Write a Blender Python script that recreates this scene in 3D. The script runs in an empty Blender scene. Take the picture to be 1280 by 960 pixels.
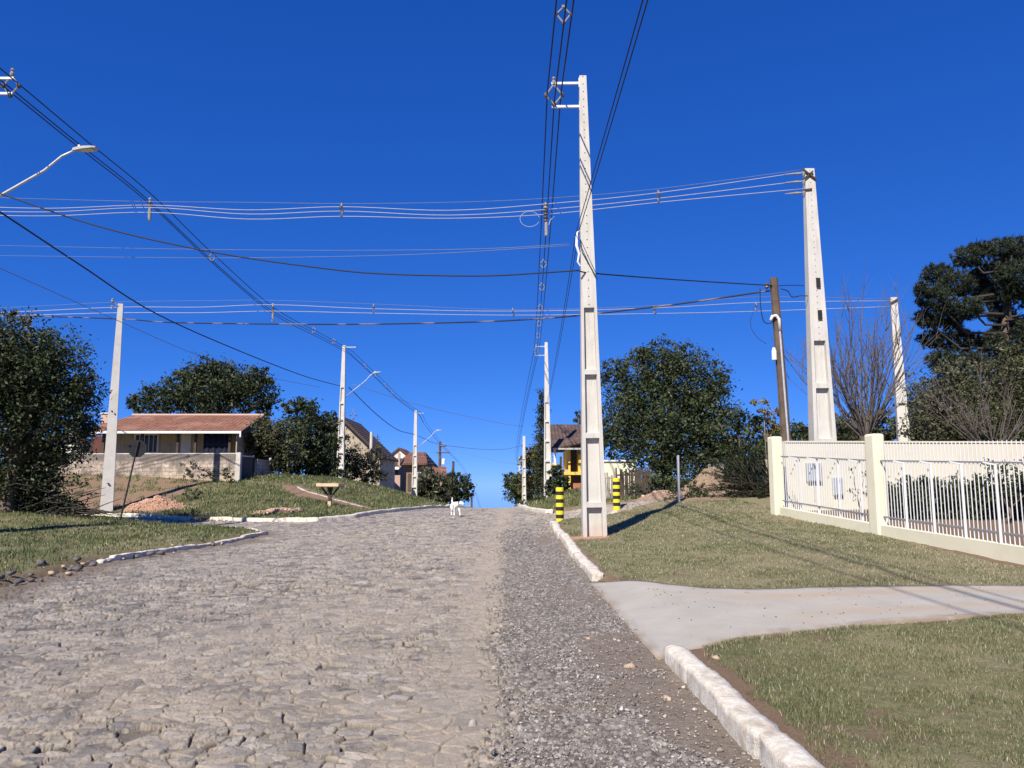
import bpy, math, random
import numpy as np
from mathutils import Vector, Matrix
rad = math.radians
random.seed(7)
rng = np.random.default_rng(11)
scene = bpy.context.scene
col = scene.collection

# ------------------------------------------------------------------ camera model
EYE, FPX, PITCH = 1.5, 962.0, rad(7.5)
SP, CP = math.sin(PITCH), math.cos(PITCH)

def ray(u, v):
    """direction of photo pixel (1280x960) per unit of world Y"""
    dv = 480.0 - v
    den = FPX * CP - dv * SP
    return (u - 640.0) / den, (FPX * SP + dv * CP) / den

def P(u, v, Y):
    a, b = ray(u, v)
    return Vector((a * Y, Y, EYE + b * Y))

def on_plane(u, v, A, B):
    """where the ray meets the vertical plane through plan points A and B"""
    a, b = ray(u, v)
    dx, dy = B[0] - A[0], B[1] - A[1]
    Y = (A[0] * dy - A[1] * dx) / (a * dy - dx)
    return Vector((a * Y, Y, EYE + b * Y))

cam_d = bpy.data.cameras.new('camera')
cam = bpy.data.objects.new('camera', cam_d)
col.objects.link(cam)
cam.location = (0, 0, EYE)
cam.rotation_euler = (rad(90) + PITCH, 0, 0)
cam_d.sensor_width = 36
cam_d.lens = FPX / 1280 * 36
cam_d.clip_start = 0.05
cam_d.clip_end = 3000
scene.camera = cam

# ------------------------------------------------------------------ light
SUN = Vector((-.43, -.95, 1.0)).normalized()
SKYK = (1.08, 1.13, 1.07)
w = bpy.data.worlds.new('World')
scene.world = w
w.use_nodes = True
nt = w.node_tree
bg = nt.nodes['Background']
sky = nt.nodes.new('ShaderNodeTexSky')
sky.sky_type = 'NISHITA'
sky.sun_disc = False
sky.sun_elevation = math.asin(SUN.z)
sky.sun_rotation = math.atan2(SUN.x, SUN.y)
sky.altitude = 900
sky.air_density = 0.4
sky.dust_density = 0.0
sky.ozone_density = 5.0
sep_ = nt.nodes.new('ShaderNodeSeparateColor')
cmb_ = nt.nodes.new('ShaderNodeCombineColor')
nt.links.new(sky.outputs[0], sep_.inputs[0])
# camera colour response of the phone picture: a deeper, purer blue
for k_, (g_, m_) in enumerate(((1.1, .25 * .1 ** -.15), (.70, .50 * .1 ** -.30), (.50, 1.0 * .1 ** -.5))):
    pw = nt.nodes.new('ShaderNodeMath'); pw.operation = 'POWER'; pw.inputs[1].default_value = g_
    ml = nt.nodes.new('ShaderNodeMath'); ml.operation = 'MULTIPLY'; ml.inputs[1].default_value = m_ * 10 * .1 ** 1.0 * SKYK[k_]
    nt.links.new(sep_.outputs[k_], pw.inputs[0]); nt.links.new(pw.outputs[0], ml.inputs[0]); nt.links.new(ml.outputs[0], cmb_.inputs[k_])
nt.links.new(cmb_.outputs[0], bg.inputs['Color'])
bg.inputs['Strength'].default_value = 0.08
sl = bpy.data.lights.new('sun', 'SUN')
sl.energy = 5.0
sl.angle = rad(0.45)
sl.color = (1.0, 0.92, 0.79)
so = bpy.data.objects.new('sun', sl)
so.rotation_euler = SUN.to_track_quat('Z', 'Y').to_euler()
so.location = (-20, -30, 60)
col.objects.link(so)
scene.view_settings.view_transform = 'Standard'
scene.view_settings.look = 'None'
scene.view_settings.exposure = 0.5
scene.view_settings.gamma = 1.0
scene.view_settings.use_curve_mapping = False
scene.cycles.max_bounces = 6
scene.cycles.transparent_max_bounces = 8

# ------------------------------------------------------------------ materials
class Mat:
    def __init__(s, name):
        s.m = bpy.data.materials.new(name)
        s.m.use_nodes = True
        s.t = s.m.node_tree
        s.b = s.t.nodes['Principled BSDF']
        s.b.inputs['Specular IOR Level'].default_value = 0.3
    def n(s, kind, **kw):
        x = s.t.nodes.new(kind)
        for k, v in kw.items():
            if k.startswith('i_'):
                x.inputs[k[2:].replace('_', ' ')].default_value = v
            else:
                setattr(x, k, v)
        return x
    def l(s, a, b): s.t.links.new(a, b)
    def coord(s, which='Object'):
        return s.n('ShaderNodeTexCoord').outputs[which]
    def noise(s, scale, detail=4, rough=.55, co=None):
        x = s.n('ShaderNodeTexNoise', i_Scale=scale, i_Detail=detail, i_Roughness=rough)
        s.l(co if co is not None else s.coord(), x.inputs['Vector'])
        return x.outputs['Fac']
    def ramp(s, fac, stops):
        x = s.n('ShaderNodeValToRGB')
        while len(x.color_ramp.elements) < len(stops): x.color_ramp.elements.new(.5)
        for e, (p, c) in zip(x.color_ramp.elements, stops):
            e.position = p
            e.color = (*c, 1) if not isinstance(c, (int, float)) else (c, c, c, 1)
        s.l(fac, x.inputs['Fac'])
        return x.outputs['Color']
    def mix(s, fac, a, b, mode='MIX'):
        x = s.n('ShaderNodeMix', data_type='RGBA', blend_type=mode)
        for sock, v in ((x.inputs[0], fac), (x.inputs[6], a), (x.inputs[7], b)):
            if hasattr(v, 'is_linked') or hasattr(v, 'links'): s.l(v, sock)
            elif isinstance(v, (int, float)): sock.default_value = v if sock == x.inputs[0] else (v, v, v, 1)
            else: sock.default_value = (*v, 1)
        return x.outputs[2]
    def math(s, op, a, b=0.0):
        x = s.n('ShaderNodeMath', operation=op)
        for i, v in enumerate((a, b)):
            if hasattr(v, 'links'): s.l(v, x.inputs[i])
            else: x.inputs[i].default_value = v
        return x.outputs[0]
    def base(s, c, rough=.8):
        if hasattr(c, 'links'): s.l(c, s.b.inputs['Base Color'])
        else: s.b.inputs['Base Color'].default_value = (*c, 1)
        if hasattr(rough, 'links'): s.l(rough, s.b.inputs['Roughness'])
        else: s.b.inputs['Roughness'].default_value = rough
    def bump(s, h, strength=.4, dist=.02):
        x = s.n('ShaderNodeBump', i_Strength=strength, i_Distance=dist)
        s.l(h, x.inputs['Height'])
        s.l(x.outputs[0], s.b.inputs['Normal'])
    def attr(s, name='Col'):
        return s.n('ShaderNodeAttribute', attribute_name=name)

def weathered(name, c, var=.25, scale=3.0, rough=.8, bump=.25, dirt=None, dirt_amt=.5, bscale=40, bdist=.01):
    """painted or bare surface with blotches, fine grain and optional dirt stains"""
    m = Mat(name)
    n1 = m.noise(scale, 5)
    lo = tuple(x * (1 - var) for x in c); hi = tuple(min(1, x * (1 + var)) for x in c)
    cc = m.ramp(n1, [(.3, lo), (.7, hi)])
    if dirt is not None:
        n2 = m.noise(scale * .7 + 1.3, 8, .65)
        f = m.ramp(n2, [(.5, 0.0), (.72, dirt_amt)])
        cc = m.mix(f, cc, dirt)
    m.base(cc, rough)
    if bump: m.bump(m.noise(bscale, 6, .65), bump, bdist)
    return m.m

M = {}
M['concrete'] = weathered('concrete', (.56, .545, .51), .10, 1.4, .85, .35, (.34, .32, .29), .35, 30)
def drilled(name, c, z0):
    """concrete with a column of small bolt holes above z0"""
    m = Mat(name)
    co = m.coord(); sep = m.n('ShaderNodeSeparateXYZ'); m.l(co, sep.inputs[0])
    cc = m.ramp(m.noise(1.4, 6, .6), [(.3, tuple(k * .9 for k in c)), (.7, tuple(k * 1.08 for k in c))])
    mp = m.n('ShaderNodeMapping'); mp.inputs['Scale'].default_value = (3.0, 3.0, .22); m.l(co, mp.inputs[0])
    cc = m.mix(m.ramp(m.noise(3.0, 8, .7, mp.outputs[0]), [(.48, 0.0), (.72, .55)]), cc, (.33, .30, .26))
    cc = m.mix(m.ramp(m.math('ADD', sep.outputs[2], m.math('MULTIPLY', m.noise(5, 5), .6)), [(.3, .45), (.75, 0.0)]), cc, (.42, .29, .21))
    dx = m.math('DIVIDE', sep.outputs[0], .016)
    dz = m.math('DIVIDE', m.math('SUBTRACT', m.math('FRACT', m.math('MULTIPLY', sep.outputs[2], 5.0)), .5), .08)
    r = m.math('ADD', m.math('MULTIPLY', dx, dx), m.math('MULTIPLY', dz, dz))
    f = m.math('MULTIPLY', m.math('LESS_THAN', r, 1.0), m.math('GREATER_THAN', sep.outputs[2], z0))
    m.base(m.mix(f, cc, (.07, .06, .055)), .85); m.bump(m.noise(30, 6, .65), .35, .01)
    return m.m
M['drilled_tall'] = drilled('drilled_concrete_tall', (.54, .525, .49), 5.45)
M['drilled_thick'] = drilled('drilled_concrete_thick', (.56, .545, .51), 4.9)
M['drilled_mid'] = drilled('drilled_concrete_mid', (.60, .575, .53), 6.4)
M['concrete_old'] = weathered('concrete_old', (.55, .52, .47), .14, 2.0, .85, .35, (.2, .19, .17), .6, 30)
M['hole'] = weathered('dark_hole', (.05, .045, .04), .1, 5, .9, 0)
M['steel'] = weathered('galvanised_steel', (.55, .56, .57), .12, 8, .45, 0)
M['steel'].node_tree.nodes['Principled BSDF'].inputs['Metallic'].default_value = .35
M['poly'] = weathered('grey_polymer', (.27, .265, .26), .15, 9, .5, 0)
M['porcelain'] = weathered('insulator_glaze', (.10, .085, .08), .2, 9, .3, 0)
M['white_plastic'] = weathered('white_plastic', (.75, .75, .73), .06, 9, .5, 0)
M['shaded_rail_metal'] = weathered('shade_grey_rail', (.26, .26, .27), .1, 4, .5, 0)  # rails toned grey: their shadow side is put into the colour
M['wire'] = weathered('black_cable', (.018, .018, .022), .2, 4, .6, 0)
M['wire_alu'] = weathered('aluminium_cable', (.40, .40, .42), .1, 4, .5, 0)
M['wire_thin'] = weathered('thin_wire', (.16, .19, .26), .1, 4, .6, 0)
m = Mat('twisted_cable')
wv = m.n('ShaderNodeTexWave', i_Scale=.16, i_Distortion=14.0, i_Detail=4.0)
m.l(m.coord(), wv.inputs['Vector'])
m.base(m.ramp(wv.outputs['Fac'], [(.3, (.02, .02, .024)), (.62, (.03, .03, .033)), (.9, (.19, .15, .15))]), .6)
M['wire_twist'] = m.m
M['rust_wood'] = weathered('old_timber', (.115, .085, .065), .3, 3, .9, .5, (.05, .04, .035), .6, 25)
M['timber'] = weathered('raw_timber', (.62, .48, .30), .2, 4, .85, .3, (.3, .2, .12), .5, 30)
M['dark_timber'] = weathered('dark_timber', (.07, .055, .045), .25, 4, .85, .3)
M['grey_timber'] = weathered('grey_boards', (.30, .27, .24), .25, 6, .9, .4, (.12, .1, .09), .6)
M['yellow_paint'] = weathered('yellow_paint', (.80, .66, .03), .12, 4, .6, .15, (.35, .28, .05), .35)
M['black_paint'] = weathered('black_paint', (.022, .022, .024), .2, 4, .6, .1)
M['sign_black'] = weathered('sign_back', (.02, .02, .023), .1, 4, .55, 0)
M['cream'] = weathered('cream_paint', (.75, .715, .53), .04, 1.2, .75, .12, (.5, .47, .36), .3, 60, .004)
M['cream_wall'] = weathered('cream_wall_paint', (.63, .60, .48), .05, 1.0, .8, .12, (.45, .40, .31), .35, 60, .004)
M['white_metal'] = weathered('white_enamel', (.66, .67, .69), .03, 3, .35, 0)
M['grey_box'] = weathered('grey_box', (.34, .37, .42), .05, 3, .5, 0)
M['glass'] = weathered('dark_glass', (.03, .035, .04), .1, 2, .08, 0)
M['yellow_wall'] = weathered('ochre_wall', (.75, .50, .10), .08, 1, .8, .1)
M['red_brick'] = weathered('red_wall', (.42, .16, .10), .2, 3, .85, .2)
M['pink_wall'] = weathered('pink_wall', (.48, .34, .28), .08, 1, .8, .1)
M['brown_wall'] = weathered('brown_wall', (.26, .17, .11), .12, 1, .8, .1)
M['dark_wall'] = weathered('dark_wall', (.09, .075, .065), .15, 1, .8, .1)
M['salmon_wall'] = weathered('salmon_wall', (.38, .28, .22), .08, 1, .8, .1)
M['white_wall'] = weathered('white_wall', (.76, .73, .66), .06, .8, .8, .1, (.5, .45, .38), .4)
M['fascia'] = weathered('white_fascia', (.72, .72, .70), .06, 2, .7, 0)
M['bark'] = weathered('bark', (.12, .09, .07), .35, 6, .95, .7, (.2, .18, .15), .5, 20, .02)
M['pale_bark'] = weathered('pale_bark', (.26, .21, .17), .3, 6, .95, .5, (.4, .36, .3), .5, 20)
M['dead_wood'] = weathered('dead_wood', (.06, .05, .042), .3, 6, .95, .4)
M['white_fur'] = weathered('white_fur', (.82, .80, .75), .05, 20, .9, .3, None, 0, 90)
M['dark_fur'] = weathered('dark_fur', (.02, .018, .016), .1, 20, .9, 0)
M['tarp'] = weathered('dark_blue_cloth', (.012, .016, .032), .3, 3, .8, 0)
M['leaf_lamp'] = weathered('lamp_housing', (.42, .42, .42), .05, 3, .5, 0)
M['lamp_lens'] = weathered('lamp_lens', (.62, .60, .52), .05, 3, .3, 0)

def boards(name, c, c2, freq=14):
    m = Mat(name)
    co = m.coord()
    sep = m.n('ShaderNodeSeparateXYZ'); m.l(co, sep.inputs[0])
    s_ = m.math('ADD', sep.outputs[0], sep.outputs[1])
    saw = m.math('FRACT', m.math('MULTIPLY', s_, freq * .5))
    gap = m.ramp(saw, [(.0, .25), (.06, 1.0)])
    n1 = m.noise(2.2, 5)
    cc = m.mix(m.ramp(n1, [(.35, 0.0), (.7, 1.0)]), c, c2)
    m.base(m.mix(1.0, cc, gap, 'MULTIPLY'), .85)
    return m.m
M['boards_beige'] = boards('beige_boards', (.52, .43, .30), (.40, .31, .21), 9)
M['boards_grey'] = boards('weathered_boards', (.50, .43, .34), (.30, .25, .20), 8)

def tiles(name, c1, c2, c3, fx=3.6, fz=5.0):
    """clay roof tiles: rounded rows down the slope, blotchy colour"""
    m = Mat(name)
    co = m.coord()
    sep = m.n('ShaderNodeSeparateXYZ'); m.l(co, sep.inputs[0])
    a = m.math('SINE', m.math('MULTIPLY', sep.outputs[0], fx * 6.283))
    b = m.math('FRACT', m.math('MULTIPLY', sep.outputs[2], fz))
    nf = m.noise(4.5, 6, .7)
    nb = m.noise(.8, 3)
    cc = m.mix(m.ramp(nf, [(.38, 0.0), (.62, 1.0)]), c1, c2)
    cc = m.mix(m.ramp(nb, [(.5, 0.0), (.7, .8)]), cc, c3)
    m.base(cc, .9)
    h = m.math('ADD', m.math('MULTIPLY', a, .5), m.math('MULTIPLY', b, .8))
    m.bump(h, .9, .06)
    return m.m
M['tile_red'] = tiles('red_roof_tiles', (.27, .115, .07), (.125, .068, .05), (.33, .19, .135))
M['tile_dark'] = tiles('brown_roof_tiles', (.11, .075, .06), (.07, .05, .045), (.15, .10, .08))
M['tile_far'] = tiles('far_roof_tiles', (.20, .09, .06), (.13, .07, .055), (.24, .13, .09))

# old block wall: lime-washed blocks, darker top, stains
m = Mat('limewashed_blocks')
br = m.n('ShaderNodeTexBrick', i_Scale=1.0)
br.inputs['Color1'].default_value = (.58, .48, .39, 1); br.inputs['Color2'].default_value = (.50, .40, .32, 1)
br.inputs['Mortar'].default_value = (.24, .21, .18, 1)
br.inputs['Mortar Size'].default_value = .018; br.inputs['Brick Width'].default_value = .42; br.inputs['Row Height'].default_value = .21
co = m.coord()
mp = m.n('ShaderNodeMapping'); mp.inputs['Rotation'].default_value = (rad(90), 0, 0)
m.l(co, mp.inputs[0]); m.l(mp.outputs[0], br.inputs['Vector'])
st = m.ramp(m.noise(1.7, 8, .75), [(.43, 0.0), (.58, .85)])
cc = m.mix(st, br.outputs['Color'], (.17, .145, .12))
sep = m.n('ShaderNodeSeparateXYZ'); m.l(co, sep.inputs[0])
ht = m.math('ADD', sep.outputs[2], m.math('MULTIPLY', m.noise(1.6, 5), .5))
cc = m.mix(m.ramp(m.math('MULTIPLY', ht, .5), [(.66, 0.0), (.80, .8)]), cc, (.13, .12, .11))
cc = m.mix(m.ramp(m.math('MULTIPLY', ht, .5), [(.16, .7), (.40, 0.0)]), cc, (.58, .47, .34))
m.base(cc, .9); m.bump(br.outputs['Fac'], -.4, .02)
M['block_wall'] = m.m

def leafmat(name, c_dark, c_light, trans=.14):
    m = Mat(name)
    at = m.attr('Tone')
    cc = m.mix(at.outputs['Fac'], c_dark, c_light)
    m.base(cc, .55)
    m.b.inputs['Specular IOR Level'].default_value = .35
    tr = m.n('ShaderNodeBsdfTranslucent'); m.l(cc, tr.inputs['Color'])
    mx = m.n('ShaderNodeMixShader'); mx.inputs[0].default_value = trans
    m.l(m.b.outputs[0], mx.inputs[1]); m.l(tr.outputs[0], mx.inputs[2])
    out = m.t.nodes['Material Output']; m.l(mx.outputs[0], out.inputs['Surface'])
    return m.m
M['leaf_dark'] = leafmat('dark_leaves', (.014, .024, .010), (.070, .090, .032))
M['leaf_mid'] = leafmat('mid_leaves', (.028, .045, .014), (.12, .14, .045))
M['leaf_olive'] = leafmat('olive_leaves', (.028, .036, .015), (.115, .115, .05))
M['leaf_yellow'] = leafmat('yellowing_leaves', (.03, .042, .012), (.24, .19, .055))
M['leaf_blue'] = leafmat('pine_needles', (.012, .022, .012), (.052, .066, .032), .1)
M['leaf_grey'] = leafmat('greyish_leaves', (.035, .042, .024), (.13, .13, .075))
M['leaf_cypress'] = leafmat('cypress_sprays', (.018, .028, .014), (.06, .07, .03), .1)
M['leaf_brown'] = leafmat('brown_twigs', (.06, .045, .03), (.17, .13, .08), .1)

# ------------------------------------------------------------------ mesh helpers
def np_mesh(name, verts, faces, mat, parent=None, smooth=False, attrs=None):
    """verts (n,3); faces: one array (m,k) or list of such arrays"""
    verts = np.asarray(verts, dtype=np.float32)
    if not isinstance(faces, list): faces = [faces]
    me = bpy.data.meshes.new(name)
    me.vertices.add(len(verts))
    me.vertices.foreach_set('co', verts.ravel())
    tot = sum(len(f) for f in faces)
    loops = np.concatenate([np.asarray(f, np.int32).ravel() for f in faces])
    sizes = np.concatenate([np.full(len(f), f.shape[1], np.int32) for f in faces])
    starts = np.concatenate([[0], np.cumsum(sizes)[:-1]]).astype(np.int32)
    me.loops.add(len(loops)); me.loops.foreach_set('vertex_index', loops)
    me.polygons.add(tot); me.polygons.foreach_set('loop_start', starts)
    if smooth: me.polygons.foreach_set('use_smooth', np.ones(tot, bool))
    me.update(calc_edges=True)
    for an, (kind, arr) in (attrs or {}).items():
        if kind == 'c':
            a = me.attributes.new(an, 'FLOAT_COLOR', 'POINT')
            a.data.foreach_set('color', np.asarray(arr, np.float32).ravel())
        else:
            a = me.attributes.new(an, 'FLOAT', 'POINT')
            a.data.foreach_set('value', np.asarray(arr, np.float32).ravel())
    if mat: me.materials.append(mat)
    o = bpy.data.objects.new(name, me)
    col.objects.link(o)
    if parent: o.parent = parent
    return o

class MB:
    """collects shapes; build() links them as ONE mesh object"""
    def __init__(s): s.v = []; s.f = []
    def add(s, vs, fs):
        b = len(s.v); s.v += [tuple(x) for x in vs]; s.f += [tuple(i + b for i in f) for f in fs]; return s
    def hexa(s, b4, t4):
        return s.add(list(b4) + list(t4), [(3, 2, 1, 0), (4, 5, 6, 7), (0, 1, 5, 4), (1, 2, 6, 5), (2, 3, 7, 6), (3, 0, 4, 7)])
    def box(s, x0, x1, y0, y1, z0, z1):
        return s.hexa([(x0, y0, z0), (x1, y0, z0), (x1, y1, z0), (x0, y1, z0)], [(x0, y0, z1), (x1, y0, z1), (x1, y1, z1), (x0, y1, z1)])
    def bar(s, a, b, wx, wz=None):
        """square bar from a to b"""
        a, b = Vector(a), Vector(b); d = (b - a).normalized()
        u = d.cross(Vector((0, 0, 1)));
        if u.length < 1e-3: u = Vector((1, 0, 0))
        u.normalize(); n = u.cross(d); wz = wz or wx
        c = [u * sx * wx / 2 + n * sz * wz / 2 for sx, sz in ((-1, -1), (1, -1), (1, 1), (-1, 1))]
        return s.hexa([a + k for k in c], [b + k for k in c])
    def tube(s, pts, rs, n=6, cap=True):
        pts = [Vector(p) for p in pts]
        if isinstance(rs, (int, float)): rs = [rs] * len(pts)
        b = len(s.v); ref = None
        for i, p in enumerate(pts):
            d = (pts[min(i + 1, len(pts) - 1)] - pts[max(i - 1, 0)]).normalized()
            if ref is None:
                ref = d.cross(Vector((0, 0, 1)))
                if ref.length < .05: ref = Vector((1, 0, 0))
            u = (ref - d * ref.dot(d)).normalized(); ref = u; q = d.cross(u)
            for k in range(n):
                a = 2 * math.pi * k / n
                s.v.append(tuple(p + (u * math.cos(a) + q * math.sin(a)) * rs[i]))
        for i in range(len(pts) - 1):
            for k in range(n):
                k2 = (k + 1) % n
                s.f.append((b + i * n + k, b + i * n + k2, b + (i + 1) * n + k2, b + (i + 1) * n + k))
        if cap:
            s.f.append(tuple(b + k for k in reversed(range(n)))); s.f.append(tuple(b + (len(pts) - 1) * n + k for k in range(n)))
        return s
    def lathe(s, prof, c=(0, 0, 0), n=12):
        """prof: (r, z) list around vertical axis at c"""
        b = len(s.v)
        for r, z in prof:
            for k in range(n):
                a = 2 * math.pi * k / n
                s.v.append((c[0] + r * math.cos(a), c[1] + r * math.sin(a), c[2] + z))
        for i in range(len(prof) - 1):
            for k in range(n):
                k2 = (k + 1) % n
                s.f.append((b + i * n + k, b + i * n + k2, b + (i + 1) * n + k2, b + (i + 1) * n + k))
        s.f.append(tuple(b + k for k in reversed(range(n)))); s.f.append(tuple(b + (len(prof) - 1) * n + k for k in range(n)))
        return s
    def prism(s, poly, a, b):
        """poly: list of 3-D points; extruded by vector b-a"""
        d = Vector(b) - Vector(a); n = len(poly)
        vs = [Vector(p) for p in poly]; vs += [p + d for p in vs]
        fs = [tuple(reversed(range(n))), tuple(range(n, 2 * n))] + [(i, (i + 1) % n, n + (i + 1) % n, n + i) for i in range(n)]
        return s.add(vs, fs)
    def build(s, name, mat, parent=None, org=(0, 0, 0), smooth=False, bevel=0):
        me = bpy.data.meshes.new(name)
        me.from_pydata([(x - org[0], y - org[1], z - org[2]) for x, y, z in s.v], [], s.f)
        if smooth:
            for p in me.polygons: p.use_smooth = True
        me.update()
        me.materials.append(mat)
        o = bpy.data.objects.new(name, me); col.objects.link(o)
        if parent: o.parent = parent
        if bevel:
            bv = o.modifiers.new('bevel', 'BEVEL'); bv.width = bevel; bv.segments = 2; bv.limit_method = 'ANGLE'
        return o

def tag(o, label, cat=None, group=None, kind=None):
    if label: o['label'] = label
    if cat: o['category'] = cat
    if group: o['group'] = group
    if kind: o['kind'] = kind
    return o

def thing(name, label, cat, loc=(0, 0, 0), rz=0, group=None):
    o = bpy.data.objects.new(name, None); col.objects.link(o)
    o.empty_display_size = .2
    o.location = loc; o.rotation_euler = (0, 0, rz)
    return tag(o, label, cat, group)

def kids(o): return [c for c in bpy.data.objects if c.parent == o]
def copy_tree(o, loc=None, rz=None, label=None, parent=None):
    c = o.copy(); col.objects.link(c); c.parent = parent
    if loc is not None: c.location = loc
    if rz is not None: c.rotation_euler = (0, 0, rz)
    if label: c['label'] = label
    for ch in kids(o): copy_tree(ch, parent=c)
    return c

# ------------------------------------------------------------------ noise in numpy
def hsh(ix, iy, k):
    h = np.sin(ix * 127.1 + iy * 311.7 + k * 74.7) * 43758.5453
    return h - np.floor(h)
def vnoise(x, y, k=0):
    ix, iy = np.floor(x), np.floor(y); fx, fy = x - ix, y - iy
    fx = fx * fx * (3 - 2 * fx); fy = fy * fy * (3 - 2 * fy)
    a = hsh(ix, iy, k); b = hsh(ix + 1, iy, k); c = hsh(ix, iy + 1, k); d = hsh(ix + 1, iy + 1, k)
    return (a * (1 - fx) + b * fx) * (1 - fy) + (c * (1 - fx) + d * fx) * fy
def fbm(x, y, k=0, o=4):
    s, a, t = 0, .5, 0
    for i in range(o):
        s = s + a * vnoise(x * 2 ** i, y * 2 ** i, k + i * 13); t += a; a *= .5
    return s / t
def sstep(a, b, x):
    t = np.clip((x - a) / (b - a), 0, 1); return t * t * (3 - 2 * t)
def voro(x, y, s, k=0, jit=.9):
    gx, gy = np.floor(x / s), np.floor(y / s)
    f1 = np.full(x.shape, 1e9); f2 = np.full(x.shape, 1e9)
    cx = np.zeros_like(x); cy = np.zeros_like(x); ix = np.zeros_like(x); iy = np.zeros_like(x)
    for ox in (-1, 0, 1):
        for oy in (-1, 0, 1):
            px, py = gx + ox, gy + oy
            qx = (px + .5 + (hsh(px, py, k) - .5) * jit) * s; qy = (py + .5 + (hsh(px, py, k + 5) - .5) * jit) * s
            d = np.hypot(x - qx, y - qy)
            nw = d < f1
            f2 = np.where(nw, f1, np.minimum(f2, d)); f1 = np.where(nw, d, f1)
            cx = np.where(nw, qx, cx); cy = np.where(nw, qy, cy); ix = np.where(nw, px, ix); iy = np.where(nw, py, iy)
    return f1, f2, cx, cy, ix, iy
# ------------------------------------------------------------------ terrain
_cp = []
for y, z in ((-40, 0), (-20, 0), (-8, 0), (-3, 0), (1, 0), (4, 0), (8, .04), (12, .10), (16, .18), (20, .26), (24, .33), (28, .39), (32, .42), (36, .415),
             (40, .35), (45, .20), (52, -.08), (60, -.5), (75, -1.3), (100, -2.8), (140, -5.5), (200, -10)):
    xs = (-6.5, -2.5, 1.3) if y < 26 else (-3.9, -1.8, .5)
    for x in xs:
        zz = z - (.05 if (x < -6 and 14 < y < 26) else 0)
        _cp.append((x, y, zz))
_cp += [  # right-hand lawn, yard, bank
    (1.6, 18, .24), (3.5, 20, .40), (4, 22, .55), (5.3, 24, .72), (8.4, 12.8, .14), (7.92, 16.85, .35), (7.29, 21.2, .61), (8.2, 8, .08), (8.5, 4, .03), (9, -2, 0),
    (4.5, 12, .2), (4.5, 16, .32), (3.63, 27, .64), (3.4, 26.5, .57), (2, 25.5, .36), (4, 30, .8), (8, 30, 1.1), (7.3, 26, .92), (12, 20, .62), (16, 20, .6), (16, 12, .2), (22, 25, .8),
    (2.0, 38, .5), (1.9, 33, .5), (2.6, 45, .55), (2.55, 55, .47), (4, 50, 1.1), (6, 45, 1.4), (8, 58, 1.7), (4, 62, .8), (12, 40, 1.3), (22, 45, 1.2), (35, 60, 1.0), (16, 70, 1.0), (3, 80, -1), (30, 120, -3), (3, 110, -2.7),
    # left-hand lawn, side street, bank
    (-7.2, 14, .13), (-10, 12, .14), (-14, 12, .22), (-12, 20, .2), (-13.5, 24.6, .40), (-16.5, 24, .66), (-20, 24, .8), (-14.5, 20, .32), (-18, 18, .45), (-9.2, 24.6, .17), (-13.5, 27.6, .2), (-12, 29.3, .18), (-18.1, 32.8, .15), (-22, 29, .3), (-8.7, 27.4, .24), (-30, 33, .1),
    (-18.7, 36, .24), (-13.5, 36, .85), (-14.8, 42, 1.66), (-20, 42, 1.9), (-27, 42, 2.15), (-11, 40, 1.2), (-7.25, 31, .57), (-9.5, 31.5, .62), (-9.9, 45, 1.67), (-7.3, 50, .97), (-5.2, 55, .1), (-12.8, 58, 1.5),
    (-8, 38, .85), (-5.4, 33, .48), (-12.2, 97, 0), (-12, 75, 1.0), (-7, 75, -.6), (-20, 50, 2.2), (-27, 50, 2.3), (-25, 70, 2.8), (-35, 100, 2), (-40, 40, 2), (-20, 140, -4), (-40, 10, .4), (-30, 20, .2),
    (-200, 200, -8), (200, 200, -8), (0, 400, -24), (-300, 600, -40), (300, 600, -40), (0, 900, -60), (-150, 60, 1), (150, 60, 1), (-100, -60, 0), (100, -60, 0), (0, -100, 0), (-60, 0, .3), (60, 0, .2)]
_cp = np.array(_cp, float)
_C2 = 1.8 ** 2
def _phi(r2): return np.sqrt(r2 + _C2)
_n = len(_cp)
_A = np.zeros((_n + 3, _n + 3))
_d2 = (_cp[:, None, 0] - _cp[None, :, 0]) ** 2 + (_cp[:, None, 1] - _cp[None, :, 1]) ** 2
_A[:_n, :_n] = -_phi(_d2) + np.eye(_n) * -.02
_A[:_n, _n] = 1; _A[:_n, _n + 1:] = _cp[:, :2] / 100
_A[_n:, :_n] = _A[:_n, _n:].T
_W = np.linalg.solve(_A, np.concatenate([_cp[:, 2], [0, 0, 0]]))
def base(x, y):
    x = np.asarray(x, float); y = np.asarray(y, float)
    r = np.full(x.shape, _W[_n]) + _W[_n + 1] * x / 100 + _W[_n + 2] * y / 100
    for i in range(_n):
        r = r - _W[i] * np.sqrt((x - _cp[i, 0]) ** 2 + (y - _cp[i, 1]) ** 2 + _C2)
    return r
def bz(x, y): return float(base(np.array([x]), np.array([y]))[0])

ROAD = [(1.45, -8), (1.33, 4.3), (1.28, 6.7), (1.17, 11.8), (1.1, 21), (1.13, 23.2), (1.5, 24.6), (2.1, 25.4), (3.5, 26.4), (6, 27.6), (12, 30), (12, 33.5), (8, 32), (4, 30.2), (1.9, 28.8), (1.25, 28.6),
        (.95, 31), (.6, 35), (.42, 40), (.5, 50), (.6, 60), (1, 110), (-4, 110), (-3.9, 55), (-3.75, 46), (-3.78, 38), (-4.3, 34), (-4.8, 30.5), (-5.5, 27.4), (-6.5, 26), (-8.7, 27.2),
        (-11.9, 29.2), (-18.1, 32.6), (-32, 38), (-32, 32), (-20, 28.2), (-13, 26.4), (-9.2, 24.6), (-7.3, 22.0), (-6.35, 20.4), (-6.6, 18), (-7.1, 15.8), (-7.3, 13.8), (-6.95, 10.6), (-6.85, 5), (-6.8, -8)]
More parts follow.
